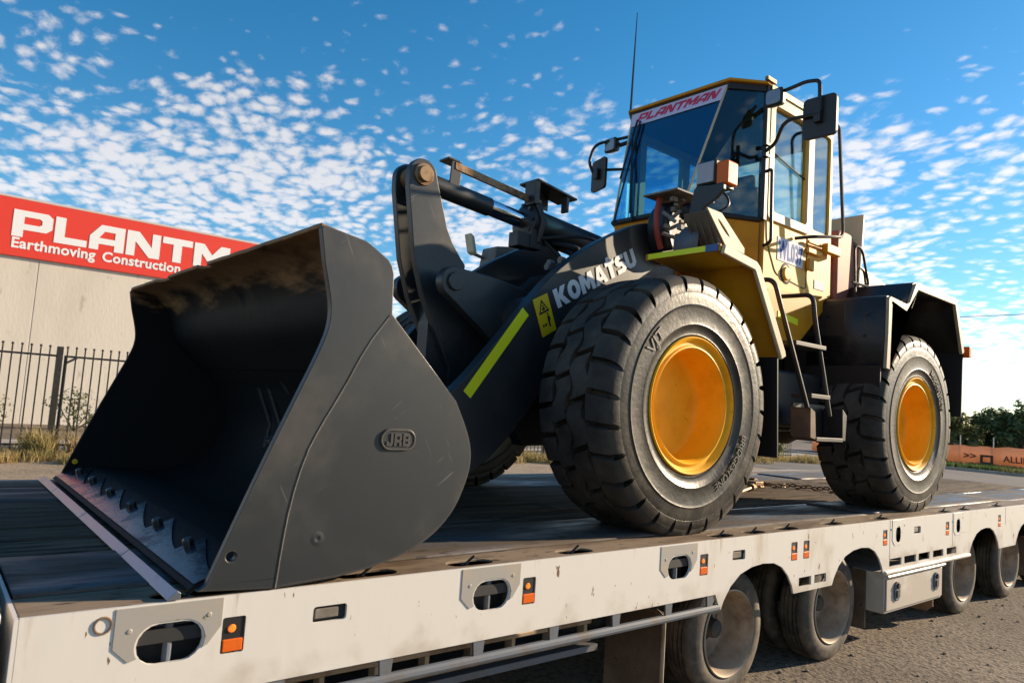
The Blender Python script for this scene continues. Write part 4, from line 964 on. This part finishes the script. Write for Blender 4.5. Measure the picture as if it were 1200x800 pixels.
# tilt cylinder
cyl = sub('tilt_cylinder', ld)
ca, cb2 = Vector((-1.144, YC, 1.990)), Vector((.95, YC, 1.80)); cdv = (cb2-ca).normalized()
def ct(t): return ca+cdv*t
obj('rod_end', MB().tube([ct(-.02), ct(.10), ct(.11), ct(.58)], .06, 24, rr=[.085, .085, .062, .062]), 'charcoal', cyl)
obj('rod', MB().tube([ct(.58), ct(.92)], .056, 24), 'chrome', cyl)
obj('barrel', MB().tube([ct(.88), ct(.90), ct(.98), ct(.981), ct(2.05)], .11, 28, rr=[.09, .128, .128, .108, .108]), 'black_paint', cyl, smooth=30)
gl_ = MB()
for a in range(8):
    t = ct(.885); gl_.lathe([(0, -.012), (.014, -.012), (.014, 0)], (t.x, t.y+.105*math.cos(a*.785), t.z+.105*math.sin(a*.785)), 6, 'X')
obj('gland_bolt', gl_, 'black_paint', cyl)
gz = Vector((-cdv.z, 0, cdv.x))
obj('guard_bracket', MB().obox(ct(.27)+Vector((0, -.045, .105)), (.038, 0, -.004), (0, .006, 0), (.004, 0, .085)).obox(ct(.25)+Vector((0, 0, .19)), (.045, 0, -.004), (0, .055, 0), (0, 0, .006)), 'black_paint', cyl, bevel=.002)
obj('guard_bar', MB().obox(ct(.63)+Vector((0, -.045, .150)), cdv*.37+Vector((0, 0, -.006)), (0, .010, 0), (0, 0, .024)), 'rust_pin', cyl, bevel=.003)
obj('cylinder_cover', MB().obox(ct(1.09)+Vector((0, -.02, .265)), cdv*.19+Vector((0, 0, -.01)), (0, .10, 0), (0, 0, .008)).obox(ct(.905)+Vector((0, -.06, .19)), (.022, 0, 0), (0, .055, 0), (0, 0, .085)).obox(ct(1.20)+Vector((0, -.08, .20)), (.012, 0, 0), (0, .03, 0), (0, 0, .06)).obox(ct(1.06)+Vector((0, .05, .2)), (.09, 0, 0), (0, .006, 0), (0, 0, .05)), 'black_paint', cyl, bevel=.004)
obj('valve_block', MB().obox(ct(.83)+Vector((0, -.05, -.16)), (.06, 0, 0), (0, .05, 0), (0, 0, .05)).obox(ct(.93)+Vector((0, -.07, -.13)), (.05, 0, 0), (0, .04, 0), (0, 0, .07)).tube([ct(.93)+Vector((0, -.10, .12)), ct(.95)+Vector((0, -.14, 0)), ct(.95)+Vector((0, -.10, -.15))], .022, 8), 'black_paint', cyl, bevel=.006)
hb = MB()
rh = random.Random(8)
for k in range(9):
    s_ = ct(.95+.06*k)+Vector((0, -.10+rh.uniform(-.02, .02), -.12)); e_ = Vector((rh.uniform(-.1, .55), rh.uniform(.9, 1.25), rh.uniform(1.45, 1.72)))
    m_ = s_.lerp(e_, .5)+Vector((rh.uniform(-.1, .1), rh.uniform(-.15, .0), rh.uniform(-.05, .12)))
    obj('hydraulic_hose', MB().tube(rpath([s_, m_, e_], .3, 8), .011+.006*rh.random(), 8), 'black_plastic', ld)
for k in range(7):
    s_ = Vector((rh.uniform(-.15, .45), rh.uniform(.98, 1.15), rh.uniform(1.55, 1.74)))
    obj('pipe_fitting', MB().tube([s_, s_+Vector((rh.uniform(.05, .16), rh.uniform(-.03, .03), rh.uniform(-.04, .03)))], rh.uniform(.012, .022), 8).lathe([(0, -.02), (.026, -.02), (.026, .02), (0, .02)], tuple(s_), 6, 'X'), 'galvanised' if k % 2 else 'step_grey', ld)
# front frame, axle, articulation
ff = obj('front_frame', MB().prism([(-.55, .55), (-.30, 1.25), (.15, 1.62), (.95, 1.78), (1.05, 1.2), (1.05, .45), (-.45, .40)], .92, 1.02).prism([(-.55, .55), (-.30, 1.25), (.15, 1.62), (.95, 1.78), (1.05, 1.2), (1.05, .45), (-.45, .40)], 1.56, 1.66).box(-.4, 1.0, 1.02, 1.56, .45, 1.35), 'black_paint', ld, bevel=.01)
for x in (0, 3.03): obj('axle', MB().tube([(x, .3, .712), (x, .75, .712), (x, .9, .712), (x, 1.15, .712), (x, 1.43, .712), (x, 1.7, .712), (x, 1.85, .712), (x, 2.3, .712)], .2, 20, rr=[.17, .17, .13, .26, .26, .13, .17, .17]), 'black_paint', ld)
obj('rear_frame', MB().prism([(1.15, .55), (1.15, 1.3), (2.2, 1.45), (4.6, 1.45), (4.6, .75), (3.6, .6)], .85, 1.73), 'black_paint', ld, bevel=.01)
obj('belly', MB().box(1.25, 2.3, .45, .86, .62, 1.05).tube([(1.0, 1.0, .7), (1.5, .95, .62), (2.2, .95, .65)], .12, 12), 'black_paint', ld, bevel=.03)

# ---- front mudguard (near and far)
fp_ = [(.200, 1.655), (.54, 1.612), (.58, 1.585), (.905, 1.09), (.915, 1.06)]
for yo, yi, s in ((0.0, .56, 1), (2.58, 2.02, -1)):
    q = offset_poly(fp_, -.012); b = MB()
    b.quadstrip([(x, yo, z) for x, z in fp_], [(x, yi, z) for x, z in fp_]); 
    fd = obj('front_mudguard', b, 'cab_yellow', ld, smooth=20); m_ = fd.modifiers.new('thick', 'SOLIDIFY'); m_.thickness = .012; m_.offset = 1
    # rolled outer lip
    lp = MB()
    fo = offset_poly(fp_, .05)
    lp.prism([(x, z+.012) for x, z in fp_]+[(x-.012, z+.004) for x, z in fo[::-1]], yo-.026*s, yo-.002*s)
    obj('mudguard_lip', lp, 'frame_beige', ld, bevel=.008)
    # inner web that closes the guard against the frame
    obj('inner_web', MB().prism([(.50, 1.60), (.54, 1.60), (.90, 1.06), (.72, 1.06), (.64, 1.20), (.52, 1.42)], yi-.006, yi+.006), 'cab_yellow', ld)
    fr_ = obj('front_band', MB().box(.185, .199, min(yo, yi)+.0, max(yo, yi), 1.630, 1.672), 'cab_yellow', ld, bevel=.003)
    obj('mud_flap', MB().obox((.885, (yo+yi)/2, .745), (.008, 0, 0), (0, .275, 0), (-.02, 0, .32)), 'black_plastic', ld, bevel=.004)
obj('reflective_band', MB().box(.179, .1845, .10, .535, 1.634, 1.668), 'decal_green', ld)
obj('blue_band', MB().box(.179, .1845, .012, .098, 1.630, 1.672), 'decal_blue', ld)
# step box and lamp stand on the near mudguard
sb = obj('step_box', MB().prism([(.165, 1.885), (.285, 1.885), (.54, 1.715), (.56, 1.66), (.33, 1.665)], .09, .27), 'box_brown', ld, bevel=.006)
obj('step_lid', plate_mesh('step_lid', [(.148, 1.895), (.300, 1.892), (.556, 1.722), (.556, 1.685), (.352, 1.70)], [[(.325+.075*math.cos(a_)*.8-.035*math.sin(a_)*.6, 1.805-.045*math.cos(a_)*.8+.026*math.sin(a_)) for a_ in [6.283*i/16 for i in range(16)]]], .010, fy(.078)), 'frame_beige', sb, bevel=.002)
rb = MB()
for k in range(4): rb.obox((.235+.03*0, .112+.045*k, 1.775), (.004, 0, 0), (0, .004, 0), (-.055, 0, .10))
obj('step_rib', rb, 'box_brown', sb)
obj('plate_cover', MB().add([(.21, .36, 1.66), (.21, .18, 1.67), (.25, .20, 1.80), (.26, .31, 1.83), (.24, .38, 1.76)], [(0,1,2,3,4)]), 'galvanised', ld).modifiers.new('thick', 'SOLIDIFY').thickness = .006
lst = sub('headlamp', ld)
obj('lamp_stand', MB().prism([(.262, 1.80), (.292, 1.84), (.245, 2.05), (.225, 2.072), (.03, 2.05), (.03, 2.02), (.075, 1.975), (.165, 1.93)], .235, .262, 'X').box(.262, .37, .05, .23, 2.045, 2.072), 'black_paint', lst, bevel=.004)
obj('lamp_housing', MB().box(.262, .36, .110, .252, 2.075, 2.232), 'black_plastic', lst, bevel=.012)
obj('lamp_lens', MB().box(.252, .266, .120, .243, 2.086, 2.221), 'lens_clear', lst, bevel=.006)
obj('indicator', MB().box(.262, .375, .024, .108, 2.062, 2.210), 'amber', lst, bevel=.012)
obj('lamp_cable', MB().tube(rpath([(.37, .18, 2.10), (.45, .15, 2.05), (.44, .12, 1.98), (.38, .16, 1.93)], .06), .008, 6), 'black_plastic', lst)
obj('horn', MB().lathe([(0, -.03), (.03, -.03), (.06, .0), (.062, .03), (0, .03)], (.40, .42, 1.98), 18, 'X'), 'black_plastic', ld)
# red hose and hose guard beside the arm pivot
obj('red_strap', MB().tube(rpath([(.30, .56, 2.09), (.255, .55, 1.95), (.27, .55, 1.83), (.33, .56, 1.74)], .12, 6), .020, 8), 'red_hose', ld)
hg = MB(); pa = arc(.62, 1.90, .30, 150, 215, 10)
hg.quadstrip([(x, .50, z) for x, z in pa], [(x, .60, z) for x, z in pa])
og = obj('hose_guard', hg, 'black_paint', ld); og.modifiers.new('thick', 'SOLIDIFY').thickness = .03
obj('pivot_cover', MB().prism(arc(.56, 1.90, .22, 0, 360, 20)[:-1], .62, .70), 'black_paint', ld, bevel=.01)
vb = MB(); rv_ = random.Random(4)
for k in range(14): 
    x, y, z = rv_.uniform(.26, .5), rv_.uniform(.40, .56), rv_.uniform(1.78, 2.05); s_ = rv_.uniform(.018, .035); vb.box(x, x+s_*1.5, y-s_, y, z, z+s_)
for k in range(6): vb.tube([(rv_.uniform(.25, .5), .42, rv_.uniform(1.75, 2.05)), (rv_.uniform(.25, .5), .5, rv_.uniform(1.75, 2.05))], .014, 6)
obj('valve_fittings', vb, 'step_grey', ld, bevel=.004)
obj('valve_cover', MB().box(.22, .62, .36, .64, 2.075, 2.088), 'step_grey', ld, bevel=.003)
# far headlamp seen above the far arm
fl2 = sub('headlamp', ld)
obj('lamp_housing', MB().prism([(.22, 1.78), (.25, 1.95), (.50, 1.99), (.52, 1.82)], 2.22, 2.42), 'step_grey', fl2, bevel=.008)
obj('lamp_lens', MB().obox((.08, 2.36, 1.95), (.02, 0, -.012), (0, .05, 0), (-.02, 0, .075)), 'hood_white', fl2, bevel=.01)
obj('lamp_arm', MB().tube([(.10, 2.36, 1.88), (.22, 2.36, 1.86)], .014, 6), 'step_grey', fl2)
# ---- cab
cab = sub('cab', ld)
SY, FYc = .54, 1.86       # near and far side planes
ZS, ZT = 2.18, 3.245       # sill and head of the glazing
plan_top = [(1.237, .71), (1.47, SY), (2.55, SY), (2.55, FYc), (1.47, FYc), (1.20, 1.675)]
grow = [(1.215, .695), (1.46, .515), (2.58, .515), (2.58, FYc+.02), (1.46, FYc+.02), (1.18, 1.69)]
obj('roof', MB().prism(grow, ZT, ZT+.024, 'Z'), 'cab_yellow', cab, bevel=.006)
obj('roof_lining', MB().prism([(x, y) for x, y in plan_top], ZT-.05, ZT-.005, 'Z'), 'seat_black', cab)
obj('roof_stripe', MB().obox((1.98, .512, ZT-.012), (.46, 0, 0), (0, .0025, 0), (0, 0, .022)), 'decal_green', cab)
def thick_quad(name, pts, mat_, th, parent, bevel=0):
    b = MB().add(pts, [tuple(range(len(pts)))]); o = obj(name, b, mat_, parent, smooth=0); m_ = o.modifiers.new('thick', 'SOLIDIFY'); m_.thickness = th; m_.offset = 0; return o
P1, P2 = Vector((1.25, .73, ZT)), Vector((1.215, 1.66, ZT)); Q1, Q2 = Vector((.90, .85, ZS)), Vector((.90, 1.53, ZS))
NP, FP = Vector((1.475, .555, ZT)), Vector((1.475, 1.845, ZT)); NB, FB = Vector((1.475, .555, ZS)), Vector((1.475, 1.845, ZS))
thick_quad('windscreen', [P1, P2, Q2, Q1], 'glass_front', .006, cab)
thick_quad('corner_glass', [NP, P1, Q1, NB], 'glass_side', .006, cab)
thick_quad('corner_glass', [FP, P2, Q2, FB], 'glass_side', .006, cab)
for a_, c_ in ((P1, Q1), (P2, Q2)): obj('glazing_bar', MB().tube([a_, c_], .009, 8), 'frame_beige', cab)
obj('sill_seal', MB().tube([NB, Q1, Q2, FB], .022, 8), 'black_plastic', cab)
# corner posts and the door wall
obj('front_post', MB().obox((1.50, SY+.01, (ZT+ZS)/2), (.022, 0, 0), (0, .028, 0), (0, 0, (ZT-ZS)/2)), 'black_plastic', cab, bevel=.004)
obj('front_post', MB().obox((1.50, FYc-.01, (ZT+ZS)/2), (.028, 0, 0), (0, .028, 0), (0, 0, (ZT-ZS)/2)), 'black_plastic', cab, bevel=.006)
def side_wall(y, d):
    outer_ = [(1.525, 1.66), (1.525, ZT), (2.55, ZT), (2.58, 1.74), (2.40, 1.66)]
    h1 = rrect(1.60, 2.13, 2.265, 3.12, .04); h2 = rrect(2.25, 2.525, 2.265, 3.12, .03)
    return plate_mesh('side_wall', outer_, [h1, h2], .045, lambda a, b_, c: (a, y+c*d, b_))
obj('side_wall', side_wall(SY, 1), 'cab_cream', cab, bevel=.004, smooth=30)
obj('side_wall', side_wall(FYc, -1), 'cab_cream', cab, bevel=.004, smooth=30)
dr = obj('door_frame', plate_mesh('door_frame', rrect(1.535, 2.20, 2.20, ZT-.02, .05), [rrect(1.605, 2.125, 2.27, 3.12, .04)], .018, lambda a, b_, c: (a, SY-.018+c, b_)), 'frame_beige', cab, bevel=.004)
thick_quad('door_glass', [(1.60, SY+.02, 2.76), (2.13, SY+.02, 2.66), (2.13, SY+.02, 3.12), (1.60, SY+.02, 3.12)], 'glass_side', .005, dr)
thick_quad('door_glass', [(1.60, SY+.032, 2.265), (2.13, SY+.032, 2.265), (2.13, SY+.032, 2.70), (1.60, SY+.032, 2.79)], 'glass_side', .005, dr)
obj('glass_seal', MB().tube([(1.605, SY+.018, 2.765), (2.125, SY+.018, 2.665)], .008, 6), 'black_plastic', dr)
thick_quad('quarter_glass', [(2.25, SY+.02, 2.265), (2.525, SY+.02, 2.265), (2.525, SY+.02, 3.12), (2.25, SY+.02, 3.12)], 'glass_side', .005, cab)
obj('door_seam', MB().tube(rpath([(1.545, SY-.001, 2.20), (1.56, SY-.001, 2.03), (1.70, SY-.001, 1.80), (2.17, SY-.001, 1.745), (2.17, SY-.001, 2.18)], .05), .005, 5), 'chassis', cab)
for y in (FYc-.02,):
    thick_quad('side_glass', [(1.60, y, 2.265), (2.13, y, 2.265), (2.13, y, 3.12), (1.60, y, 3.12)], 'glass_side', .005, cab)
    thick_quad('quarter_glass', [(2.25, y, 2.265), (2.525, y, 2.265), (2.525, y, 3.12), (2.25, y, 3.12)], 'glass_side', .005, cab)
obj('rear_wall', plate_mesh('rear_wall', [(SY+.05, 1.7), (FYc-.05, 1.7), (FYc-.05, ZT-.006), (SY+.05, ZT-.006)], [rrect(SY+.16, FYc-.16, 2.35, 3.08, .05)], .04, lambda a, b_, c: (2.51+c, a, b_)), 'seat_black', cab)
thick_quad('rear_glass', [(2.53, SY+.15, 2.33), (2.53, FYc-.15, 2.33), (2.53, FYc-.15, 3.1), (2.53, SY+.15, 3.1)], 'glass_side', .005, cab)
# body below the glazing
obj('front_panel', MB().add([NB+Vector((0, 0, -.01)), Q1+Vector((.01, 0, -.01)), Q2+Vector((.01, 0, -.01)), FB+Vector((0, 0, -.01)), (1.48, .56, 1.45), (1.06, .86, 1.5), (1.06, 1.54, 1.5), (1.48, 1.84, 1.45)], [(0,1,5,4),(1,2,6,5),(2,3,7,6),(0,3,2,1)]), 'cab_yellow', cab)
obj('floor', MB().box(1.1, 2.5, .60, 1.80, 1.60, 1.66), 'seat_black', cab)
low = obj('lower_panel', MB().prism([(1.53, 1.652), (2.46, 1.725), (2.40, 1.60), (2.03, 1.30), (1.72, 1.22), (1.53, 1.30)], .50, .60), 'cab_yellow', cab, bevel=.006)
obj('reflective_band', MB().prism([(1.69, 1.455), (1.985, 1.425), (1.985, 1.475), (1.69, 1.505)], .4955, .4995), 'decal_green', cab)
obj('fleet_plate', plate_mesh('fleet_plate', [(1.715, 1.915), (2.105, 1.905), (2.10, 2.105), (1.715, 2.10)], [], .003, lambda a, b_, c: (a, SY-.004+c, b_)), 'paper', cab, smooth=0)
obj('fleet_lettering', text_mesh('fleet_lettering', 'WL037', .001, lambda a, b_, c: (1.735+a*.118, SY-.0055+c, 1.935+b_*.205), bold=.02, spacing=1.02), 'text_blue', cab, smooth=0)
obj('notice', plate_mesh('notice', [(2.30, 1.775), (2.47, 1.775), (2.47, 1.85), (2.30, 1.85)], [], .003, lambda a, b_, c: (a, SY-.004+c, b_)), 'paper', cab, smooth=0)
obj('fuel_cap', MB().lathe([(0, -.022), (.048, -.020), (.052, -.014), (.054, -.004), (.068, -.003), (.072, .0)], (1.855, SY-.001, 1.825), 28), 'cab_cream', cab)
obj('cap_ring', MB().lathe([(.066, -.006), (.072, -.006), (.086, .001), (.07, .001)], (1.855, SY-.001, 1.825), 28), 'chassis', cab)
obj('hinge_block', MB().box(2.36, 2.60, .462, .515, 2.085, 2.165), 'cab_yellow', cab, bevel=.01)
obj('hinge_bar', MB().box(2.13, 2.36, .50, .525, 2.045, 2.09).box(2.13, 2.36, .50, .525, 2.125, 2.15), 'cab_cream', cab, bevel=.008)
obj('door_handle', MB().box(2.14, 2.23, .50, .53, 1.90, 2.0), 'cab_yellow', cab, bevel=.01)
# visor banner
def vis(a, b_, c):
    t = P2.lerp(P1, a); q = Q2.lerp(Q1, a); d_ = (q-t); r_ = t+d_*(.008+.132*(1-b_)); return (r_.x-.006-c, r_.y-.0, r_.z)
obj('visor_banner', plate_mesh('visor_banner', [(.003, 0), (.995, 0), (.995, 1), (.003, 1)], [], .002, vis), 'banner_white', cab, smooth=0)
obj('visor_lettering', word_mesh('visor_lettering', 'PLANTMAN', GLYPH, .09, .001, lambda a, b_, c: vis(.07+.86*a+.035*b_, .22+.56*b_, c+.0025)), 'banner_red', cab, smooth=0)
# wipers
wp = MB(); fz = Vector((-.02, 0, 0))
def gl(a, b_): return P2.lerp(P1, a).lerp(Q2.lerp(Q1, a), b_)+Vector((-.03, 0, 0))
for pts in ([gl(.05, 1.0), gl(.10, .55), gl(.14, .12)], [gl(.10, .10), gl(.02, .62)], [gl(.34, 1.02), gl(.16, .55)], [gl(.07, .22), gl(.28, .95)]):
    obj('wiper', MB().tube(pts, .009, 6), 'black_plastic', cab)
# seat, wheel, console
obj('seat', MB().box(1.70, 2.15, .95, 1.45, 2.0, 2.12).obox((2.16, 1.2, 2.38), (.06, 0, .015), (0, .24, 0), (-.06, 0, .30)).box(1.75, 2.1, 1.05, 1.35, 1.66, 2.0).obox((2.22, 1.2, 2.76), (.04, 0, .01), (0, .13, 0), (-.01, 0, .08)), 'seat_black', cab, bevel=.04)
obj('steering_wheel', MB().tube([(1.42+.19*math.cos(a)*.9, 1.2+.19*math.sin(a), 2.40+.19*math.cos(a)*.42) for a in [6.283*i/24 for i in range(25)]], .014, 8, caps=False).tube([(1.42, 1.2, 2.39), (1.30, 1.2, 1.70)], .03, 8), 'seat_black', cab)
obj('console', MB().box(1.10, 1.30, .95, 1.45, 1.66, 2.22).box(1.65, 2.2, 1.55, 1.78, 1.66, 2.25), 'seat_black', cab, bevel=.03)
# mirrors
def mirror(name_, plate, d, arms):
    m0 = sub('mirror', ld); c = Vector(plate)
    obj('mirror_head', plate_mesh('mirror_head', rrect(-.12, .12, -.148, .148, .035), [], .03, lambda a, b_, z: (c.x+z+d*a*.15, c.y-a, c.z+b_-.08*a*0)), 'black_plastic', m0, bevel=.008)
    obj('mirror_glass', plate_mesh('mirror_glass', rrect(-.11, .11, -.138, .138, .03), [], .003, lambda a, b_, z: (c.x+.0305+z+d*a*.15, c.y-a, c.z+b_)), 'mirror_glass', m0)
    for k, a in enumerate(arms): obj('mirror_arm', MB().tube(rpath(a, .09, 6), .014, 8), 'black_plastic', m0)
    obj('mirror_clamp', MB().box(c.x-.04, c.x-.002, c.y-.025, c.y+.025, c.z-.05, c.z+.05), 'black_plastic', m0, bevel=.006)
    return m0
mirror('near', (1.30, .010, 2.795), .25, [[(1.44, .50, 2.70), (1.40, .40, 2.72), (1.28, .26, 2.83), (1.27, .0, 2.80)], [(1.42, .46, 3.12), (1.35, .28, 3.09), (1.28, .10, 3.07), (1.272, .0, 3.045), (1.272, -.005, 2.97), (1.272, -.005, 2.82)]])
obj('arm_bracket', MB().box(1.43, 1.49, .49, .53, 2.66, 2.68).box(1.43, 1.49, .49, .53, 2.75, 2.77), 'black_plastic', ld)
fm = mirror('far', (1.33, 2.16, 2.83), -1.9, [[(1.30, 2.20, 2.87), (1.42, 1.95, 2.86), (1.48, 1.87, 2.85)], [(1.32, 2.22, 2.86), (1.28, 2.24, 2.95), (1.30, 2.20, 3.12), (1.44, 1.90, 3.16)]])
# cab work lamps
def worklamp(c, lab):
    m0 = sub('work_lamp', ld); x, y, z = c
    obj('lamp_housing', MB().add([(x, y-.078, z-.072), (x, y+.078, z-.072), (x, y+.078, z+.072), (x, y-.078, z+.072), (x+.085, y-.055, z-.05), (x+.085, y+.055, z-.05), (x+.085, y+.055, z+.05), (x+.085, y-.055, z+.05)], [(0,1,2,3),(4,7,6,5),(0,4,5,1),(1,5,6,2),(2,6,7,3),(3,7,4,0)]), 'black_plastic', m0, bevel=.022, segs=3)
    obj('lamp_lens', plate_mesh('lamp_lens', rrect(-.058, .058, -.053, .053, .025), [], .008, lambda a, b_, q: (x-.006+q, y-a, z+b_)), 'lens_clear', m0, bevel=.003)
    obj('lamp_mount', MB().tube([(x+.07, y, z), (x+.16, y+(.06 if y < 1 else -.14), z+.05)], .02, 8), 'black_plastic', m0)
worklamp((1.325, .385, 3.055), 'near'); worklamp((1.36, 2.06, 3.10), 'far')
obj('roof_bracket', MB().box(1.44, 1.56, .50, .53, ZT+.025, ZT+.055), 'rust_pin', ld)
obj('antenna', MB().tube([(1.19, 1.672, ZT), (1.192, 1.668, ZT+.36), (1.2, 1.665, 4.16)], .006, 6, rr=[.011, .009, .0035]), 'black_plastic', ld)
# grab rails
obj('grab_rail', MB().tube(rpath([(1.50, .53, 2.56), (1.47, .46, 2.56), (1.49, .46, 2.00), (1.50, .53, 1.98)], .06, 6), .013, 8), 'black_plastic', ld)
obj('grab_rail', MB().tube(rpath([(2.28, .52, 3.14), (2.27, .35, 3.14), (2.40, .35, 2.20), (2.21, .35, 2.170), (1.98, .40, 2.130), (1.96, .53, 2.13)], .10, 6), .014, 8), 'black_plastic', ld)
# ladder and lower step
lad = sub('ladder', ld)
for pts in ([(1.04, .36, 1.62), (.985, .12, 1.60), (1.03, .10, 1.45), (1.43, .10, .77)], [(1.62, .45, 1.60), (1.54, .14, 1.58), (1.53, .12, 1.42), (1.75, .10, .72)]):
    obj('stile', MB().tube(rpath(pts, .10, 6), .017, 10), 'black_paint', lad)
for x0, x1, z in ((1.17, 1.62, 1.205), (1.40, 1.70, .855)):
    obj('tread', MB().box(x0+.06, x1+.03, .085, .24, z-.02, z+.012), 'tread_grey', lad, bevel=.005)
obj('step_side', MB().prism([(1.46, .77), (1.53, .74), (1.55, .545), (1.47, .56)], .09, .24), 'mud_flap', lad, bevel=.004)
obj('step_side', MB().prism([(1.93, .78), (2.0, .73), (1.985, .545), (1.94, .545)], .09, .24), 'black_paint', lad, bevel=.004)
obj('tread', MB().box(1.548, 1.938, .085, .25, .535, .565), 'tread_grey', lad, bevel=.005)
obj('step_back', MB().box(1.50, 1.97, .245, .255, .55, .80), 'black_paint', lad)
# ---- rear mudguards
rp = [(2.375, 1.12), (2.395, 1.40), (2.40, 1.665), (2.43, 1.685), (2.72, 1.665), (2.78, 1.685), (2.90, 1.855), (2.95, 1.872), (3.06, 1.870), (3.76, 1.862), (3.80, 1.84), (3.985, 1.40)]
for yo, yi, s in ((.0, .62, 1), (2.58, 1.96, -1)):
    b = MB(); b.quadstrip([(x, yo, z) for x, z in rp], [(x, yi, z) for x, z in rp])
    o = obj('rear_mudguard', b, 'black_paint', ld, smooth=15); m_ = o.modifiers.new('thick', 'SOLIDIFY'); m_.thickness = .014; m_.offset = 1
    lp = MB(); fo = offset_poly(rp, .055); lp.prism([(x-.004, z+.002) for x, z in rp]+fo[::-1], yo-.028*s, yo-.002*s)
    obj('mudguard_lip', lp, 'sunlit_black', ld, bevel=.011, segs=3)
    obj('inner_web', MB().prism(rp+[(3.7, 1.35), (3.1, 1.55), (2.6, 1.3)], yi-.006, yi+.006), 'black_paint', ld)
    obj('mud_flap', MB().obox((4.02, (yo+yi)/2, 1.12), (.008, 0, 0), (0, .31, 0), (.012, 0, .31)), 'black_plastic', ld, bevel=.003)
    obj('mud_flap', MB().obox((2.36, (yo+yi)/2, .97), (.008, 0, 0), (0, .30, 0), (.0, 0, .17)), 'black_plastic', ld, bevel=.003)
obj('tail_lamp', MB().box(4.04, 4.10, -.05, .06, 1.36, 1.46), 'amber', ld, bevel=.006)
bb = MB()
for y, z in ((.12, 1.55), (.14, 1.38), (.13, 1.2), (.45, 1.55), (.45, 1.2)): bb.lathe([(0, -.010), (.010, -.009), (.014, 0)], (2.362, y, z), 8, 'X')
obj('panel_bolt', bb, 'black_paint', ld)
obj('side_tank', MB().box(2.38, 2.62, .30, .84, 1.0, 1.66), 'black_paint', ld, bevel=.02)
# ---- engine hood, tank and guard rails behind the cab
obj('engine_hood', MB().prism([(2.62, 1.45), (2.62, 2.12), (2.9, 2.27), (3.6, 2.28), (4.4, 2.15), (4.75, 1.95), (4.78, 1.2), (4.6, 1.2)], .80, 1.78), 'hood_white', ld, bevel=.05, segs=3)
obj('side_deck', MB().box(2.50, 4.0, .60, .82, 1.66, 1.70), 'black_paint', ld, bevel=.008)
obj('header_tank', MB().prism(rrect(2.64, 2.96, 1.69, 2.36, .09, 5), .52, .92), 'tank_brown', ld, bevel=.03, segs=3)
obj('tank_pipe', MB().tube(rpath([(2.92, .60, 2.30), (3.0, .52, 2.28), (3.02, .50, 1.72)], .08), .02, 8), 'tank_brown', ld)
obj('intake_panel', MB().obox((3.02, .88, 2.20), (.020, 0, 0), (0, .40, 0), (.03, 0, .36)), 'hood_white', ld, bevel=.012)
gr = MB()
gr.tube(rpath([(2.70, .38, 1.70), (2.60, .35, 2.18), (2.72, .34, 2.16), (2.86, .34, 1.86), (2.60, .36, 1.86)], .06), .011, 7); gr.tube(rpath([(2.70, .36, 1.87), (2.68, .35, 2.0), (2.78, .35, 1.99), (2.82, .35, 1.87)], .04), .009, 7)
obj('guard_rail', gr, 'black_paint', ld)

for o in bpy.data.objects:
    if 'at' in o.keys(): del o['at']
